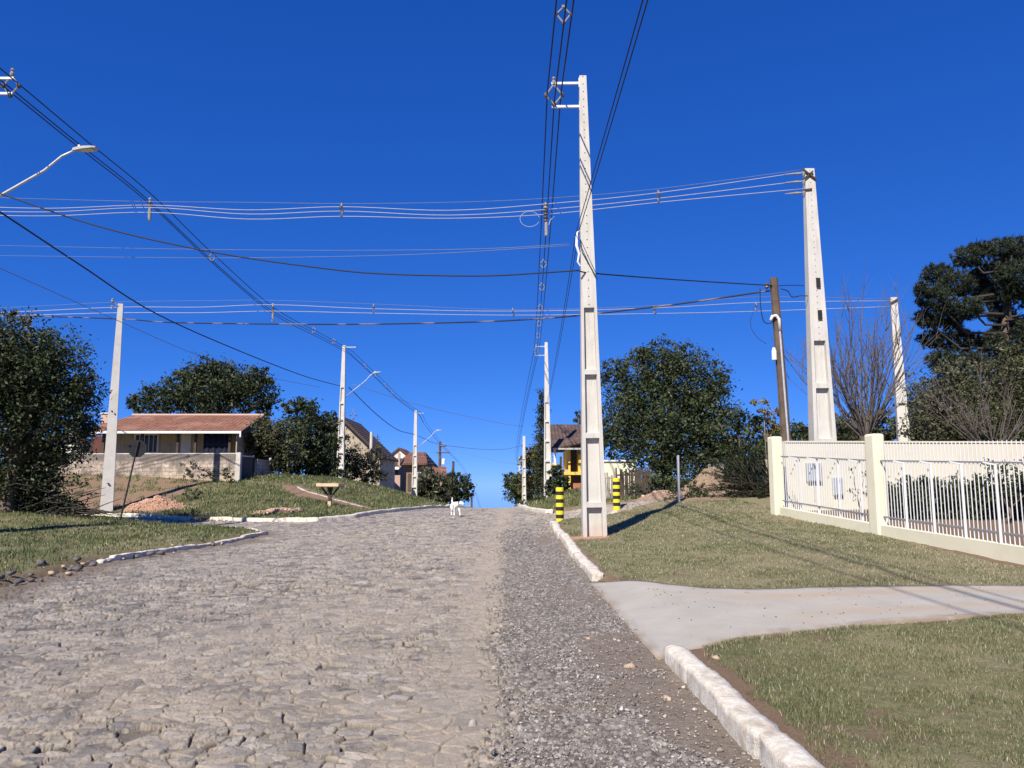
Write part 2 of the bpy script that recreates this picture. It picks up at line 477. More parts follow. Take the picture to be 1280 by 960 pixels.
DRIVE = [(1.22, 11.4), (1.6, 11.2), (2.0, 10.6), (2.5, 10.05), (3.2, 9.9), (6.5, 10.1), (8.6, 10.3), (8.6, 8.8), (5.4, 8.25), (3.6, 7.8), (2.7, 7.45), (2.0, 7.15), (1.62, 6.9), (1.28, 6.75)]

def poly_sd(poly, x, y):
    """signed distance, negative inside"""
    n = len(poly); d = np.full(x.shape, 1e9); ins = np.zeros(x.shape, bool)
    for i in range(n):
        ax, ay = poly[i]; bx, by = poly[(i + 1) % n]
        ex, ey = bx - ax, by - ay
        t = np.clip(((x - ax) * ex + (y - ay) * ey) / (ex * ex + ey * ey + 1e-12), 0, 1)
        d = np.minimum(d, np.hypot(x - ax - t * ex, y - ay - t * ey))
        c = ((ay > y) != (by > y))
        xi = ax + (y - ay) * ex / (ey if abs(ey) > 1e-12 else 1e-12)
        ins ^= c & (x < xi)
    return np.where(ins, -d, d)

def lawn_lift(x, y, d=None):
    if d is None: d = poly_sd(ROAD, x, y)
    dd = poly_sd(DRIVE, x, y)
    far = sstep(60, 30, np.hypot(x, y)) * .6 + .4
    up = .095 * sstep(-.02, .22, d) * far
    return np.where(d < -.02, -.16, up - .05 * sstep(.12, -.12, dd)), d, dd
def gz(x, y):
    """ground height at a point (lawn surface)"""
    X, Y = np.array([x], float), np.array([y], float)
    return float(base(X, Y)[0] + max(0, lawn_lift(X, Y)[0][0]))
def gza(x, y):
    return base(x, y) + np.maximum(0, lawn_lift(x, y)[0])

def polar(angs, rs):
    A, Rr = np.meshgrid(angs, rs)
    x = (Rr * np.sin(A)).ravel(); y = (Rr * np.cos(A)).ravel()
    na, nr = len(angs), len(rs)
    i = np.arange(nr - 1)[:, None] * na + np.arange(na - 1)[None, :]
    i = i.ravel()
    return x, y, np.stack([i, i + 1, i + na + 1, i + na], 1)

def radii(r0, r1, k, dmax=.5, dmin=.008):
    out = [r0]; r = r0
    while r < r1:
        r += min(max(k * r * r, dmin), dmax if r < 70 else r * .06); out.append(r)
    return np.array(out)

# ground sheet: reaches the horizon all round
ang = np.concatenate([np.linspace(-math.pi, rad(-52), 40)[:-1], np.linspace(rad(-52), rad(52), 700), np.linspace(rad(52), math.pi, 40)[1:]])
x, y, F = polar(ang, np.concatenate([[.05], radii(1.0, 1400, .0012, .35, .02)]))
lift, d, dd = lawn_lift(x, y)
g = base(x, y)
bumpy = (fbm(x * 1.3, y * 1.3, 3) - .5) * .06 + (fbm(x * 7, y * 7, 9, 3) - .5) * .022
g = g + lift + np.where(d > .25, bumpy * sstep(.25, .6, d), 0) * sstep(.0, .25, dd)
# colour masks: R bare soil, G lushness, B reddish subsoil
n1 = fbm(x * .6, y * .6, 21); n2 = fbm(x * 2.2, y * 2.2, 33); n3 = fbm(x * 6, y * 6, 41, 3)
dirt = np.zeros_like(x); lush = np.zeros_like(x); red = np.zeros_like(x)
right = (x > .5)
kerbdirt = sstep(.62, .18, d + (n3 - .5) * .35)
dirt = np.maximum(dirt, kerbdirt * np.where(right & (y < 7.5), 1.0, .55))
dirt = np.maximum(dirt, sstep(.22, .05, dd + (n3 - .5) * .2) * .9)
dirt = np.maximum(dirt, sstep(.60, .72, n2 + .25 * (n1 - .5)) * .55)
lush = np.where(x < -5, .42 + .8 * (n1 - .5) + .5 * (n2 - .5), .13 + .7 * (n1 - .5) + .35 * (n2 - .5))
lush = lush + .25 * ((x > .8) & (y < 8))
# bank on the left: brown slope in front of the block wall, green further right
brown = sstep(-15.2, -17.0, x + (n2 - .5) * 2.5) * sstep(33, 35, y) * sstep(44, 41, y) * sstep(-30, -22, x + (n1 - .5) * 12)
dirt = np.maximum(dirt, brown * np.clip(1.25 - .9 * sstep(.45, .62, n2 + (n3 - .5) * .5), 0, 1)); red = np.maximum(red, brown * .30 * n3)
pathd = poly_sd([(-5.2, 30.6), (-7.3, 35), (-11.2, 41.5), (-12.4, 41.5), (-10.2, 36.5), (-6.0, 30.6)], x, y)
dirt = np.maximum(dirt, sstep(.25, -.2, pathd + (n3 - .5) * .5) * .9)
red = np.maximum(red, sstep(.6, -.3, pathd) * .25)
pole_soil = np.exp(-(((x - 1.75) / .55) ** 2 + ((y - 17.6) / .6) ** 2))
dirt = np.maximum(dirt, sstep(.25, .6, pole_soil + (n3 - .5) * .3)); red = np.maximum(red, sstep(.2, .6, pole_soil))
mound_soil = np.exp(-(((x - 6.2) / 2.4) ** 2 + ((y - 28) / 1.6) ** 2))
dirt = np.maximum(dirt, sstep(.3, .6, mound_soil + (n2 - .5) * .4)); red = np.maximum(red, sstep(.2, .6, mound_soil) * .5)
yard = ((x > 7.9) & (y < 22)) * 1.0
dirt = np.maximum(dirt, yard * .75)
colr = np.stack([np.clip(dirt, 0, 1), np.clip(lush, 0, 1), np.clip(red, 0, 1), np.ones_like(x)], 1)
ra = np.hypot(x, y)
m = Mat('lawn_and_soil')
at = m.attr('Col')
sp = m.n('ShaderNodeSeparateColor'); m.l(at.outputs['Color'], sp.inputs[0])
nf = m.noise(55, 6, .7); nm = m.noise(9, 5, .6)
dry = m.mix(m.ramp(nf, [(.32, 0.0), (.68, 1.0)]), (.155, .135, .075), (.33, .285, .175))
grn = m.mix(m.ramp(nf, [(.3, 0.0), (.7, 1.0)]), (.055, .066, .028), (.15, .155, .065))
gr = m.mix(m.ramp(m.math('ADD', sp.outputs[1], m.math('MULTIPLY', m.math('SUBTRACT', nm, .5), .9)), [(.2, 0.0), (.65, 1.0)]), dry, grn)
soil = m.mix(m.ramp(nf, [(.3, 0.0), (.7, 1.0)]), (.13, .085, .055), (.25, .18, .125))
rsoil = m.mix(m.ramp(nf, [(.3, 0.0), (.7, 1.0)]), (.36, .20, .13), (.50, .33, .23))
so_ = m.mix(sp.outputs[2], soil, rsoil)
df = m.ramp(m.math('ADD', sp.outputs[0], m.math('MULTIPLY', m.math('SUBTRACT', nm, .5), .6)), [(.35, 0.0), (.65, 1.0)])
m.base(m.mix(df, gr, so_), .95)
m.b.inputs['Specular IOR Level'].default_value = .1
m.bump(m.math('ADD', m.math('MULTIPLY', m.noise(120, 4, .7), .5), nf), .6, .03)
o = np_mesh('ground', np.stack([x, y, g], 1), F, m.m, smooth=True, attrs={'Col': ('c', colr)})
o['kind'] = 'structure'

# ------------------------------------------------------------------ stone-paved road
ang = np.linspace(rad(-50), rad(40), 1350)
x, y, F = polar(ang, np.concatenate([np.arange(2.4, 3.7, .03), radii(3.7, 115, .00043, .4, .005)]))
d = poly_sd(ROAD, x, y)
keep = (d[F] < .12).all(1)
F = F[keep]
used = np.unique(F); remap = np.full(len(x), -1); remap[used] = np.arange(len(used))
F = remap[F]; x = x[used]; y = y[used]; d = d[used]
rr = np.hypot(x, y)
wx = x + (fbm(x * 2, y * 2, 2, 3) - .5) * .16; wy = y + (fbm(x * 2, y * 2, 7, 3) - .5) * .16
f1, f2, cx, cy, ix, iy = voro(wx * .80, wy * 1.05, .17, 1)
h1, h2, h3, h4 = hsh(ix, iy, 31), hsh(ix, iy, 32), hsh(ix, iy, 33), hsh(ix, iy, 34)
gap = f2 - f1
e1, e2, ecx, ecy, eix, eiy = voro(x + (fbm(x * 5, y * 5, 24, 2) - .5) * .05 + h1 * .3, y * 1.35 + (fbm(x * 5, y * 5, 27, 2) - .5) * .05 + h2 * .2, .095, 11, 1.0)    # fracture facets
k1, k2, k3 = hsh(eix, eiy, 61), hsh(eix, eiy, 62), hsh(eix, eiy, 63)
egap = e2 - e1
grav_edge = -.02 - .012 * np.clip(y - 6, 0, 20) + (fbm(y * .9, y * .3 + 3, 5) - .5) * .35 + (fbm(x * 5, y * 5, 15) - .5) * .22
gpr = sstep(-.40, .16, x - grav_edge + (fbm(x * 3, y * 2, 19) - .5) * .3) * sstep(27, 17, y)
sand = np.exp(-((x + .35) / .38) ** 2) * .85                       # dusty wheel lane where the stones are buried
sand = np.maximum(sand, sstep(.55, .72, fbm(x * .45, y * .33, 61)) * .4)
rough = (.55 + .75 * fbm(x * .5, y * .5, 71)) * (1 - .8 * sand)
near = sstep(30, 9, rr) * .75 + .25
broken = sstep(.42, .62, fbm(x * .8 + 4, y * .8, 171)) * .8 + .2
hst = (h1 - .5) * .015 + ((wx * .80 - cx) * (h2 - .5) + (wy * 1.05 - cy) * (h3 - .5)) * .22
hfr = ((k1 - .5) * .007 + ((x - ecx + h1 * .3) * (k2 - .5) + (y * 1.35 + h2 * .2 - ecy) * (k3 - .5)) * .34) * broken - .008 * sstep(.012, .0, egap) * broken
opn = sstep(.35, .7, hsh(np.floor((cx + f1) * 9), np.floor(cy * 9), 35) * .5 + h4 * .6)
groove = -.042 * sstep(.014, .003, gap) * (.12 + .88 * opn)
hst = hst - .022 * (hsh(ix, iy, 36) > .955)
chip = (fbm(x * 30, y * 30, 81, 3) - .5) * .007 + (fbm(x * 75, y * 75, 83, 2) - .5) * .005
hs_ = (hst + groove + hfr) * rough * near + chip * near * (1 - .5 * sand)
g1, g2, gcx, gcy, gix, giy = voro(x + (fbm(x * 9, y * 9, 4, 2) - .5) * .05, y, .034, 3)
gh = hsh(gix, giy, 41)
grav = np.where(gpr > .98, 1.0, (hsh(gix, giy, 47) < gpr * gpr).astype(float))
hgr = (.022 * gh * np.clip(1 - (g1 / .026) ** 2, 0, 1) + (fbm(x * 2, y * 2, 51) - .5) * .03) * near
patch = sstep(.52, .64, fbm(x * 1.4 + 9, y * .8, 91)) * sstep(.35, .8, x)        # bare packed earth in the gravel by the kerb
hgr = hgr * (1 - .8 * patch)
h = hs_ * (1 - grav) + (hgr + .012) * grav
edge = sstep(-.5, .02, d)
leftdirt = edge * (x < -3)
z = base(x, y) + h * (1 - .5 * leftdirt) + leftdirt * (fbm(x * 4, y * 4, 17) - .4) * .07
# colours
st1 = np.array([.445, .392, .325]); st2 = np.array([.325, .298, .27]); dk = np.array([.12, .128, .14]); tan = np.array([.46, .392, .308])
t = np.clip(h2 * .9 + (fbm(x * .35, y * .35, 99) - .5) * 1.3 + .22 * sstep(-2, -6, x) + (k2 - .5) * .3, 0, 1)[:, None]
c = st1 * (1 - t) + st2 * t
slate = (h3 > .86 - .10 * sstep(-1.5, -5, x)) | ((k3 > .92) & (broken > .5))
c = np.where(slate[:, None], dk * .62 + c * .38, c)
c = c * (.74 + .48 * h4)[:, None] * (.68 + .58 * k1)[:, None]
c = np.where(((k2 > .62) & (k3 < .5))[:, None], c * .5 + tan * .5, c)
dust = np.clip(sstep(.03, .003, gap) * .5 + sand * .55 + sstep(.48, .72, fbm(x * 2.6, y * 2.6, 123)) * .34 + sstep(.5, .7, fbm(x * 14, y * 14, 124)) * .34 + .35 * sstep(.010, .0, egap) * broken, 0, 1)[:, None]
dust = dust * (.55 + .45 * sstep(-5.5, -1.5, x + (fbm(x * .5, y * .5, 127) - .5) * 4))[:, None]
c = c * (1 - dust) + tan * (.85 + .3 * fbm(x * 26, y * 26, 125, 2))[:, None] * dust
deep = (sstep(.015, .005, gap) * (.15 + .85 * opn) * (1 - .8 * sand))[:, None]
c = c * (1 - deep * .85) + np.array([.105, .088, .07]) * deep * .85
pit = ((hsh(ix, iy, 36) > .955) * sstep(.01, .03, gap) * (1 - sand))[:, None]
c = c * (1 - pit * .72) + np.array([.11, .095, .08]) * pit * .72
crk = (sstep(.010, .003, egap) * broken * (k1 > .45) * (1 - .7 * sand))[:, None]
c = c * (1 - crk * .6) + np.array([.13, .11, .09]) * crk * .6
gc = np.array([.245, .218, .192]) * (.5 + 1.0 * hsh(gix, giy, 42))[:, None]
gc = np.where((hsh(gix, giy, 43) > .93)[:, None], np.array([.48, .44, .40]), gc)
earth = np.array([.25, .20, .155]) * (.8 + .4 * fbm(x * 12, y * 12, 131))[:, None]
pe = np.clip(patch * 1.0 + sstep(.62, .72, fbm(x * 3, y * 3, 132)) * .4 + sstep(-.22, -.02, d) * .6 * (x > 0), 0, 1)[:, None]
gc = gc * (1 - pe * .8) + earth * pe * .8
c = c * (1 - grav)[:, None] + gc * grav[:, None]
ld = (np.clip(sstep(-.9, .0, d + (fbm(x * 1.5, y * 1.5, 141) - .5) * .9) * (x < -3) * (y < 22) * 1.2, 0, 1) * .85)[:, None]
c = c * (1 - ld) + np.array([.20, .16, .125]) * ld
c = np.clip(c, .01, .9)
m = Mat('stone_paving')
at = m.attr('Col')
nf = m.noise(70, 6, .75); n4 = m.noise(11, 4)
cc = m.mix(1.0, at.outputs['Color'], m.ramp(nf, [(.25, .72), (.75, 1.22)]), 'MULTIPLY')
m.base(cc, .9); m.b.inputs['Specular IOR Level'].default_value = .15
m.bump(m.math('ADD', m.math('ADD', nf, m.math('MULTIPLY', n4, 1.2)), m.noise(220, 3, .7)), .7, .02)
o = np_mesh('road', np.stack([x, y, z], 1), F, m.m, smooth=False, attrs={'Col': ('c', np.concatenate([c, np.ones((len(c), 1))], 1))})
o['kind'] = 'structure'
road_h = dict(x=x, y=y, z=z)

# ------------------------------------------------------------------ loose gravel on the shoulder: one 'stuff' object of small real stones
def rock_verts(n_sub, seed, flat=.7):
    import bmesh
    bm = bmesh.new(); bmesh.ops.create_icosphere(bm, subdivisions=n_sub, radius=1)
    r = np.random.default_rng(seed)
    ax = r.normal(size=(7, 3)) * np.array([1, 1, 1.2]); ax /= np.linalg.norm(ax, axis=1)[:, None]; off = r.uniform(.42, .85, 7)
    v = np.array([w_.co[:] for w_ in bm.verts]); f = np.array([[q.index for q in p.verts] for p in bm.faces])
    for a_, o_ in zip(ax, off):                                     # planar cuts make broken faces
        s_ = v @ a_; v = v - np.where(s_ > o_, s_ - o_, 0)[:, None] * a_
    v = v * (1 + .06 * r.normal(size=(len(v), 1)))
    v[:, 2] *= flat
    bm.free(); return v, f

def hull_rock(seed, n=13):
    """angular broken stone: hull of a few random points"""
    import bmesh
    r = np.random.default_rng(seed); q = r.normal(size=(n, 3)); q /= np.linalg.norm(q, axis=1)[:, None]
    q *= r.uniform(.75, 1.1, (n, 1)) * np.array([1.1, .8, .62])
    bm = bmesh.new(); vv = [bm.verts.new(k) for k in q]
    res = bmesh.ops.convex_hull(bm, input=vv)
    bmesh.ops.delete(bm, geom=[e for e in res['geom_interior'] if isinstance(e, bmesh.types.BMVert)], context='VERTS')
    bm.verts.index_update()
    v = np.array([w_.co[:] for w_ in bm.verts]); f = np.array([[k.index for k in p.verts] for p in bm.faces]); bm.free()
    return v, f

def scatter_rocks(name, pts, sizes, mat, tones, variants=6, sub=1, flat=.7):
    vs, fs, ts = [], [], []; b = 0
    lib = [hull_rock(900 + i, 11) for i in range(variants)]
    a = rng.uniform(0, 6.283, len(pts)); which = rng.integers(0, variants, len(pts))
    asp = rng.uniform(.6, 1.0, len(pts))
    for k in range(variants):
        idx = np.where(which == k)[0]
        if not len(idx): continue
        v, f = lib[k]
        ca, sa = np.cos(a[idx]), np.sin(a[idx])
        X = v[None, :, 0] * sizes[idx, None]; Y = v[None, :, 1] * (sizes * asp)[idx, None]; Z = v[None, :, 2] * sizes[idx, None]
        W_ = np.stack([X * ca[:, None] - Y * sa[:, None], X * sa[:, None] + Y * ca[:, None], Z], 2) + pts[idx][:, None, :]
        vs.append(W_.reshape(-1, 3)); fs.append((f[None] + (np.arange(len(idx)) * len(v))[:, None, None] + b).reshape(-1, 3)); b += len(idx) * len(v)
        ts.append(np.repeat(tones[idx], len(v), axis=0))
    t_ = np.concatenate(ts)
    return np_mesh(name, np.concatenate(vs), np.concatenate(fs), mat, attrs={'Col': ('c', np.concatenate([t_, np.ones((len(t_), 1))], 1))})

m = Mat('loose_stone')
at = m.attr('Col')
m.base(m.mix(1.0, at.outputs['Color'], m.ramp(m.noise(40, 4, .7), [(.3, .75), (.7, 1.2)]), 'MULTIPLY'), .9)
M['loose_stone'] = m.m
n = 22000
yy = 3.2 + 12 * rng.random(n) ** 2.0; xx = rng.uniform(-.25, 1.35, n)
ge = -.02 - .012 * np.clip(yy - 6, 0, 20) + (fbm(yy * .9, yy * .3 + 3, 5) - .5) * .35
pt = sstep(.52, .64, fbm(xx * 1.4 + 9, yy * .8, 91)) * sstep(.35, .8, xx)
ok = (xx > ge + rng.normal(0, .08, n)) & (rng.random(n) > pt * .75) & (poly_sd(ROAD, xx, yy) < .0)
xx, yy = xx[ok], yy[ok]
sz = rng.uniform(.007, .0145, len(xx)) * (1 + 1.2 * (rng.random(len(xx)) > .97))
tn = np.array([.245, .222, .200]) * rng.uniform(.5, 1.7, (len(xx), 1))
tn = np.where(rng.random((len(xx), 1)) > .965, np.array([[.5, .45, .40]]), tn)
o = scatter_rocks('gravel', np.stack([xx, yy, base(xx, yy) + .018 + sz * .2], 1), sz, M['loose_stone'], tn)
tag(o, 'loose grey crushed stone spread along the right side of the road', None, None, 'stuff')

# ------------------------------------------------------------------ kerbs: rough whitewashed stones
def resample(pts, step):
    pts = [np.array(p, float) for p in pts]; out = [pts[0]]
    for a_, b_ in zip(pts[:-1], pts[1:]):
        L = np.linalg.norm(b_ - a_); k = max(1, int(L / step))
        out += [a_ + (b_ - a_) * (i + 1) / k for i in range(k)]
    return np.array(out)
m = Mat('whitewashed_kerb')
n1 = m.noise(6, 8, .7); n2 = m.noise(30, 6, .7)
cc = m.ramp(n2, [(.25, (.52, .47, .39)), (.6, (.73, .69, .60))])
cc = m.mix(m.ramp(n1, [(.47, 0.0), (.66, .85)]), cc, (.40, .32, .23))
m.base(cc, .9); m.bump(m.math('ADD', n2, m.noise(90, 5)), .7, .012)
M['kerb'] = m.m
M['kerb_grey'] = weathered('pale_edging', (.50, .46, .38), .2, 5, .9, .4, (.25, .2, .15), .6)

def kerb(pts, width=.17, height=.13, step=.035, block=.85, side=1, rough=1.0, mat='kerb', seed=0, sink=.12):
    """pts: road-side edge; the stone lies to the given side of the walking direction"""
    c = resample(pts, step); n = len(c)
    t = np.gradient(c, axis=0); t /= np.linalg.norm(t, axis=1)[:, None]
    nrm = np.stack([t[:, 1], -t[:, 0]], 1) * side
    s = np.concatenate([[0], np.cumsum(np.linalg.norm(np.diff(c, axis=0), axis=1))])
    zb = base(c[:, 0], c[:, 1])
    prof = [(-.02, -sink), (-.005, .0), (.012, .72), (.05, .96), (.30, 1.0), (.70, .99), (.95, .93), (1.0, .6), (1.02, -sink)]
    nb = np.floor(s / block + (fbm(s * .7, s * 0 + seed, 3) - .5) * .6)
    offh = (hsh(nb, nb * 0, 3 + seed) - .5) * .035 * rough; offn = (hsh(nb, nb * 0, 9 + seed) - .5) * .035 * rough
    fr = np.abs(((s / block) % 1) - .5) * 2
    joint = sstep(.90, 1.0, fr) * .011 * rough * (hsh(np.floor(s / block + .5), 0 * s, seed + 2) > .3)
    V = []
    for j, (u, hh) in enumerate(prof):
        e1 = (fbm(s * 5, s * 0 + j * 3.1 + seed, 1) - .5) * .045 * rough; e2 = (fbm(s * 6, s * 0 + j * 5.7 + seed, 2) - .5) * .035 * rough
        k = c + nrm * ((u * width) + offn + e1 + joint * (1 if u < .5 else -1))[:, None]
        zz = zb + hh * (height if hh > 0 else 1) + (offh + e2 - joint) * (hh > .3)
        V.append(np.concatenate([k, zz[:, None]], 1))
    m_ = len(prof); V = np.stack(V, 1).reshape(-1, 3)
    i = (np.arange(n - 1)[:, None] * m_ + np.arange(m_ - 1)[None]).ravel()
    F = np.stack([i, i + m_, i + m_ + 1, i + 1], 1)
    caps = [np.array([list(range(m_))]), np.array([list(range((n - 1) * m_ + m_ - 1, (n - 1) * m_ - 1, -1))])]
    o = np_mesh('kerb', V, [F] + caps, M[mat], smooth=False)
    o['kind'] = 'structure'
    return o
kerb([(1.45, -2), (1.33, 4.3), (1.28, 6.72)], .19, .14, .02, .8, 1, .95, seed=1)
kerb([(1.16, 11.5), (1.12, 16), (1.1, 21), (1.13, 23.2)], .19, .14, .04, .8, 1, 1.1, seed=2)
kerb([(1.9, 25.25), (2.5, 25.75), (3.5, 26.4)], .15, .10, .06, .9, 1, .8, seed=3)
kerb([(1.5, 28.65), (1.22, 28.7), (.95, 31), (.6, 35), (.42, 40), (.45, 46)], .2, .14, .08, .9, 1, 1.0, seed=4)
kerb([(-3.75, 50), (-3.75, 46), (-3.78, 38), (-4.3, 34), (-4.8, 30.5), (-5.5, 27.4), (-6.5, 26), (-8.7, 27.2), (-11.2, 28.9)], .2, .14, .08, .9, 1, 1.0, seed=5)
kerb([(-12.2, 29.4), (-18.1, 32.6), (-22, 34.2)], .2, .13, .08, .9, 1, .8, seed=6)
kerb([(-9.2, 24.6), (-8.1, 23.1), (-7.3, 22.0), (-6.7, 20.9)], .15, .08, .06, .8, 1, 1.2, seed=7)
kerb([(-6.38, 20.5), (-6.62, 18), (-7.1, 15.8), (-7.25, 13.9)], .12, .085, .05, .7, 1, 1.1, seed=8)
kerb([(-5.25, 30.0), (-7.3, 34.2), (-11.4, 41)], .16, .10, .1, 1.0, 1, 1.0, 'kerb_grey', seed=9)

# ------------------------------------------------------------------ concrete driveway apron
up = resample([(1.12, 11.45), (1.6, 11.2), (2.0, 10.6), (2.5, 10.08), (3.2, 9.93), (6.5, 10.1), (8.8, 10.3)], .01)
lo = resample([(1.235, 6.76), (1.62, 6.92), (2.0, 7.15), (2.7, 7.45), (3.6, 7.8), (5.4, 8.25), (8.8, 9.0)], .01)
nu, nv = 130, 26
U = up[np.linspace(0, len(up) - 1, nu).astype(int)]; L = lo[np.linspace(0, len(lo) - 1, nu).astype(int)]
for _ in range(6):
    U[1:-1] = (U[:-2] + 2 * U[1:-1] + U[2:]) / 4; L[1:-1] = (L[:-2] + 2 * L[1:-1] + L[2:]) / 4
tt = np.linspace(0, 1, nv)[None, :, None]
G = (L[:, None] * (1 - tt) + U[:, None] * tt)
dd = poly_sd(ROAD, G[..., 0].ravel(), G[..., 1].ravel()).reshape(nu, nv)
Z = base(G[..., 0], G[..., 1]) + .028 + .075 * sstep(-.05, .75, dd) + (fbm(G[..., 0] * 1.5, G[..., 1] * 1.5, 5) - .5) * .015
top = np.concatenate([G, Z[..., None]], 2).reshape(-1, 3)
ti = np.abs(np.broadcast_to(tt, (nu, nv, 1))[..., 0] - .5) * 2
wd_ = np.linalg.norm(U - L, axis=1)[:, None]
de = np.minimum((1 - ti) * wd_ / 2, np.maximum(.02, dd + .12))
dsoil = sstep(.16, .0, de + (fbm(G[..., 0] * 7, G[..., 1] * 7, 77) - .5) * .22)
streak = np.exp(-((np.broadcast_to(tt, (nu, nv, 1))[..., 0] - .72 + .05 * np.sin(G[..., 0])) / .09) ** 2) * sstep(1.8, 3.2, G[..., 0]) + .7 * np.exp(-((np.broadcast_to(tt, (nu, nv, 1))[..., 0] - .27) / .07) ** 2) * sstep(2.6, 4, G[..., 0])
dcol = np.stack([dsoil, streak * (.4 + fbm(G[..., 0] * 2, G[..., 1] * 4, 78)), 0 * de, 0 * de + 1], 2).reshape(-1, 4)
bot = top.copy(); bot[:, 2] -= .14
i = (np.arange(nu - 1)[:, None] * nv + np.arange(nv - 1)[None]).ravel()
Ft = np.stack([i, i + nv, i + nv + 1, i + 1], 1)
ring = [k * nv for k in range(nu)] + [(nu - 1) * nv + k for k in range(1, nv)] + [k * nv + nv - 1 for k in range(nu - 2, -1, -1)] + [k for k in range(nv - 2, 0, -1)]
nT = len(top)
Fs = np.array([[ring[k], nT + ring[k], nT + ring[(k + 1) % len(ring)], ring[(k + 1) % len(ring)]] for k in range(len(ring))])
m = Mat('driveway_concrete')
cc = m.ramp(m.noise(2.2, 6, .6), [(.3, (.345, .325, .28)), (.7, (.415, .39, .34))])
cc = m.mix(m.ramp(m.noise(.9, 5), [(.52, 0.0), (.7, .55)]), cc, (.42, .34, .26))
at = m.attr('Col'); sp = m.n('ShaderNodeSeparateColor'); m.l(at.outputs['Color'], sp.inputs[0])
cc = m.mix(m.math('MULTIPLY', sp.outputs[1], .8), cc, (.40, .31, .22))
cc = m.mix(m.ramp(m.noise(16, 8, .75), [(.56, 0.0), (.72, .35)]), cc, (.27, .25, .22))
cc = m.mix(sp.outputs[0], cc, (.24, .185, .14))
m.base(cc, .8); m.bump(m.noise(60, 5), .2, .008)
o = np_mesh('driveway', np.concatenate([top, bot]), [Ft, Fs], m.m, smooth=False, attrs={'Col': ('c', np.concatenate([dcol, dcol]))})
o['kind'] = 'structure'

# ------------------------------------------------------------------ grass blades
def grass(name, label, n, xr, yr, hmin, hmax, wid, palette, bias=1.0, extra=None, ybias=1.6, margin=.20, lean=.9):
    x = rng.uniform(*xr, n); y = yr[0] + (yr[1] - yr[0]) * rng.random(n) ** ybias
    lift, d, dd = lawn_lift(x, y)
    ns = fbm(x * 3, y * 3, 33, 3); ns2 = fbm(x * .7, y * .7, 21)
    ok = (d > margin + .35 * (ns - .4)) & (dd > -.035 + .22 * (ns - .5)) & (rng.random(n) < np.clip(2.6 * (ns - .24) + .25, .06, 1))
    if extra is not None: ok &= extra(x, y)
    x, y = x[ok], y[ok]; ns, ns2 = ns[ok], ns2[ok]; n = len(x)
    z = base(x, y) + lift[ok] + (fbm(x * 1.3, y * 1.3, 3) - .5) * .06
    h = rng.uniform(hmin, hmax, n) * (.35 + 1.3 * ns) * np.where(rng.random(n) > .97, 1.7, 1) * np.sqrt(np.maximum(1, np.hypot(x, y) / 9))
    a = rng.uniform(0, 6.283, n); b_ = rng.uniform(0, 6.283, n)
    wd = wid * rng.uniform(.6, 1.4, n) * np.maximum(1, np.hypot(x, y) / 7)
    ux, uy = np.cos(a) * wd, np.sin(a) * wd
    ln = rng.uniform(.15, 1, n) * lean
    mx, my = np.cos(b_) * h * ln * .4, np.sin(b_) * h * ln * .4; tx, ty = np.cos(b_) * h * ln, np.sin(b_) * h * ln
    V = np.stack([np.stack([x - ux, y - uy, z - .01], 1), np.stack([x + ux, y + uy, z - .01], 1),
                  np.stack([x + mx + ux * .7, y + my + uy * .7, z + h * .6], 1), np.stack([x + mx - ux * .7, y + my - uy * .7, z + h * .6], 1),
                  np.stack([x + tx, y + ty, z + h * .95], 1)], 1).reshape(-1, 3)
    b = np.arange(n) * 5
    F4 = np.stack([b, b + 1, b + 2, b + 3], 1); F3 = np.stack([b + 3, b + 2, b + 4], 1)
    nc = fbm(x * 1.6 + 7, y * 1.6, 303)
    g = np.clip(bias * (ns2 * 1.4 - .25) + 1.5 * (nc - .5) + .5 * (rng.random(n) - .5) + .25 * (ns - .5), 0, 1)
    pal = np.array(palette)
    cl = pal[0] * (1 - g)[:, None] + pal[1] * g[:, None]
    cl = np.where((rng.random(n) < .12)[:, None], pal[2], cl) * rng.uniform(.65, 1.35, n)[:, None]
    cl = np.repeat(cl, 5, axis=0)
    o = np_mesh(name, V, [F4, F3], M['grass'], attrs={'Col': ('c', np.concatenate([cl, np.ones((len(cl), 1))], 1))})
    return tag(o, label, None, None, 'stuff')
m = Mat('grass_blades')
at = m.attr('Col')
m.base(at.outputs['Color'], .6)
tr = m.n('ShaderNodeBsdfTranslucent'); m.l(at.outputs['Color'], tr.inputs['Color'])
mx = m.n('ShaderNodeMixShader'); mx.inputs[0].default_value = .25
m.l(m.b.outputs[0], mx.inputs[1]); m.l(tr.outputs[0], mx.inputs[2]); m.l(mx.outputs[0], m.t.nodes['Material Output'].inputs['Surface'])
M['grass'] = m.m
DRY = [(.30, .272, .170), (.145, .168, .074), (.47, .425, .30)]
GRN = [(.180, .188, .085), (.088, .122, .040), (.36, .33, .19)]
grass('grass', 'short dry mown grass on the lawn in front of the driveway', 230000, (1.45, 7.0), (3.0, 9.6), .012, .034, .0017, GRN[:1] + DRY[1:], 1.1, lambda x, y: y < 9.2, 1.25, .27, 1.3)
grass('grass', 'short dry mown grass between the concrete pole and the white fence', 150000, (1.3, 7.9), (9.3, 26), .012, .028, .0024, DRY, 1.35, lambda x, y: (x < 8 - .03 * (y - 9)) & (np.exp(-(((x - 1.75) / .55) ** 2 + ((y - 17.6) / .6) ** 2)) < .35 + .3 * rng.random(len(x))), 1.7)
grass('grass', 'green grass on the corner lawn left of the stone road', 70000, (-22, -6.3), (9.5, 27), .02, .05, .003, GRN, 1.7, None, 1.3)
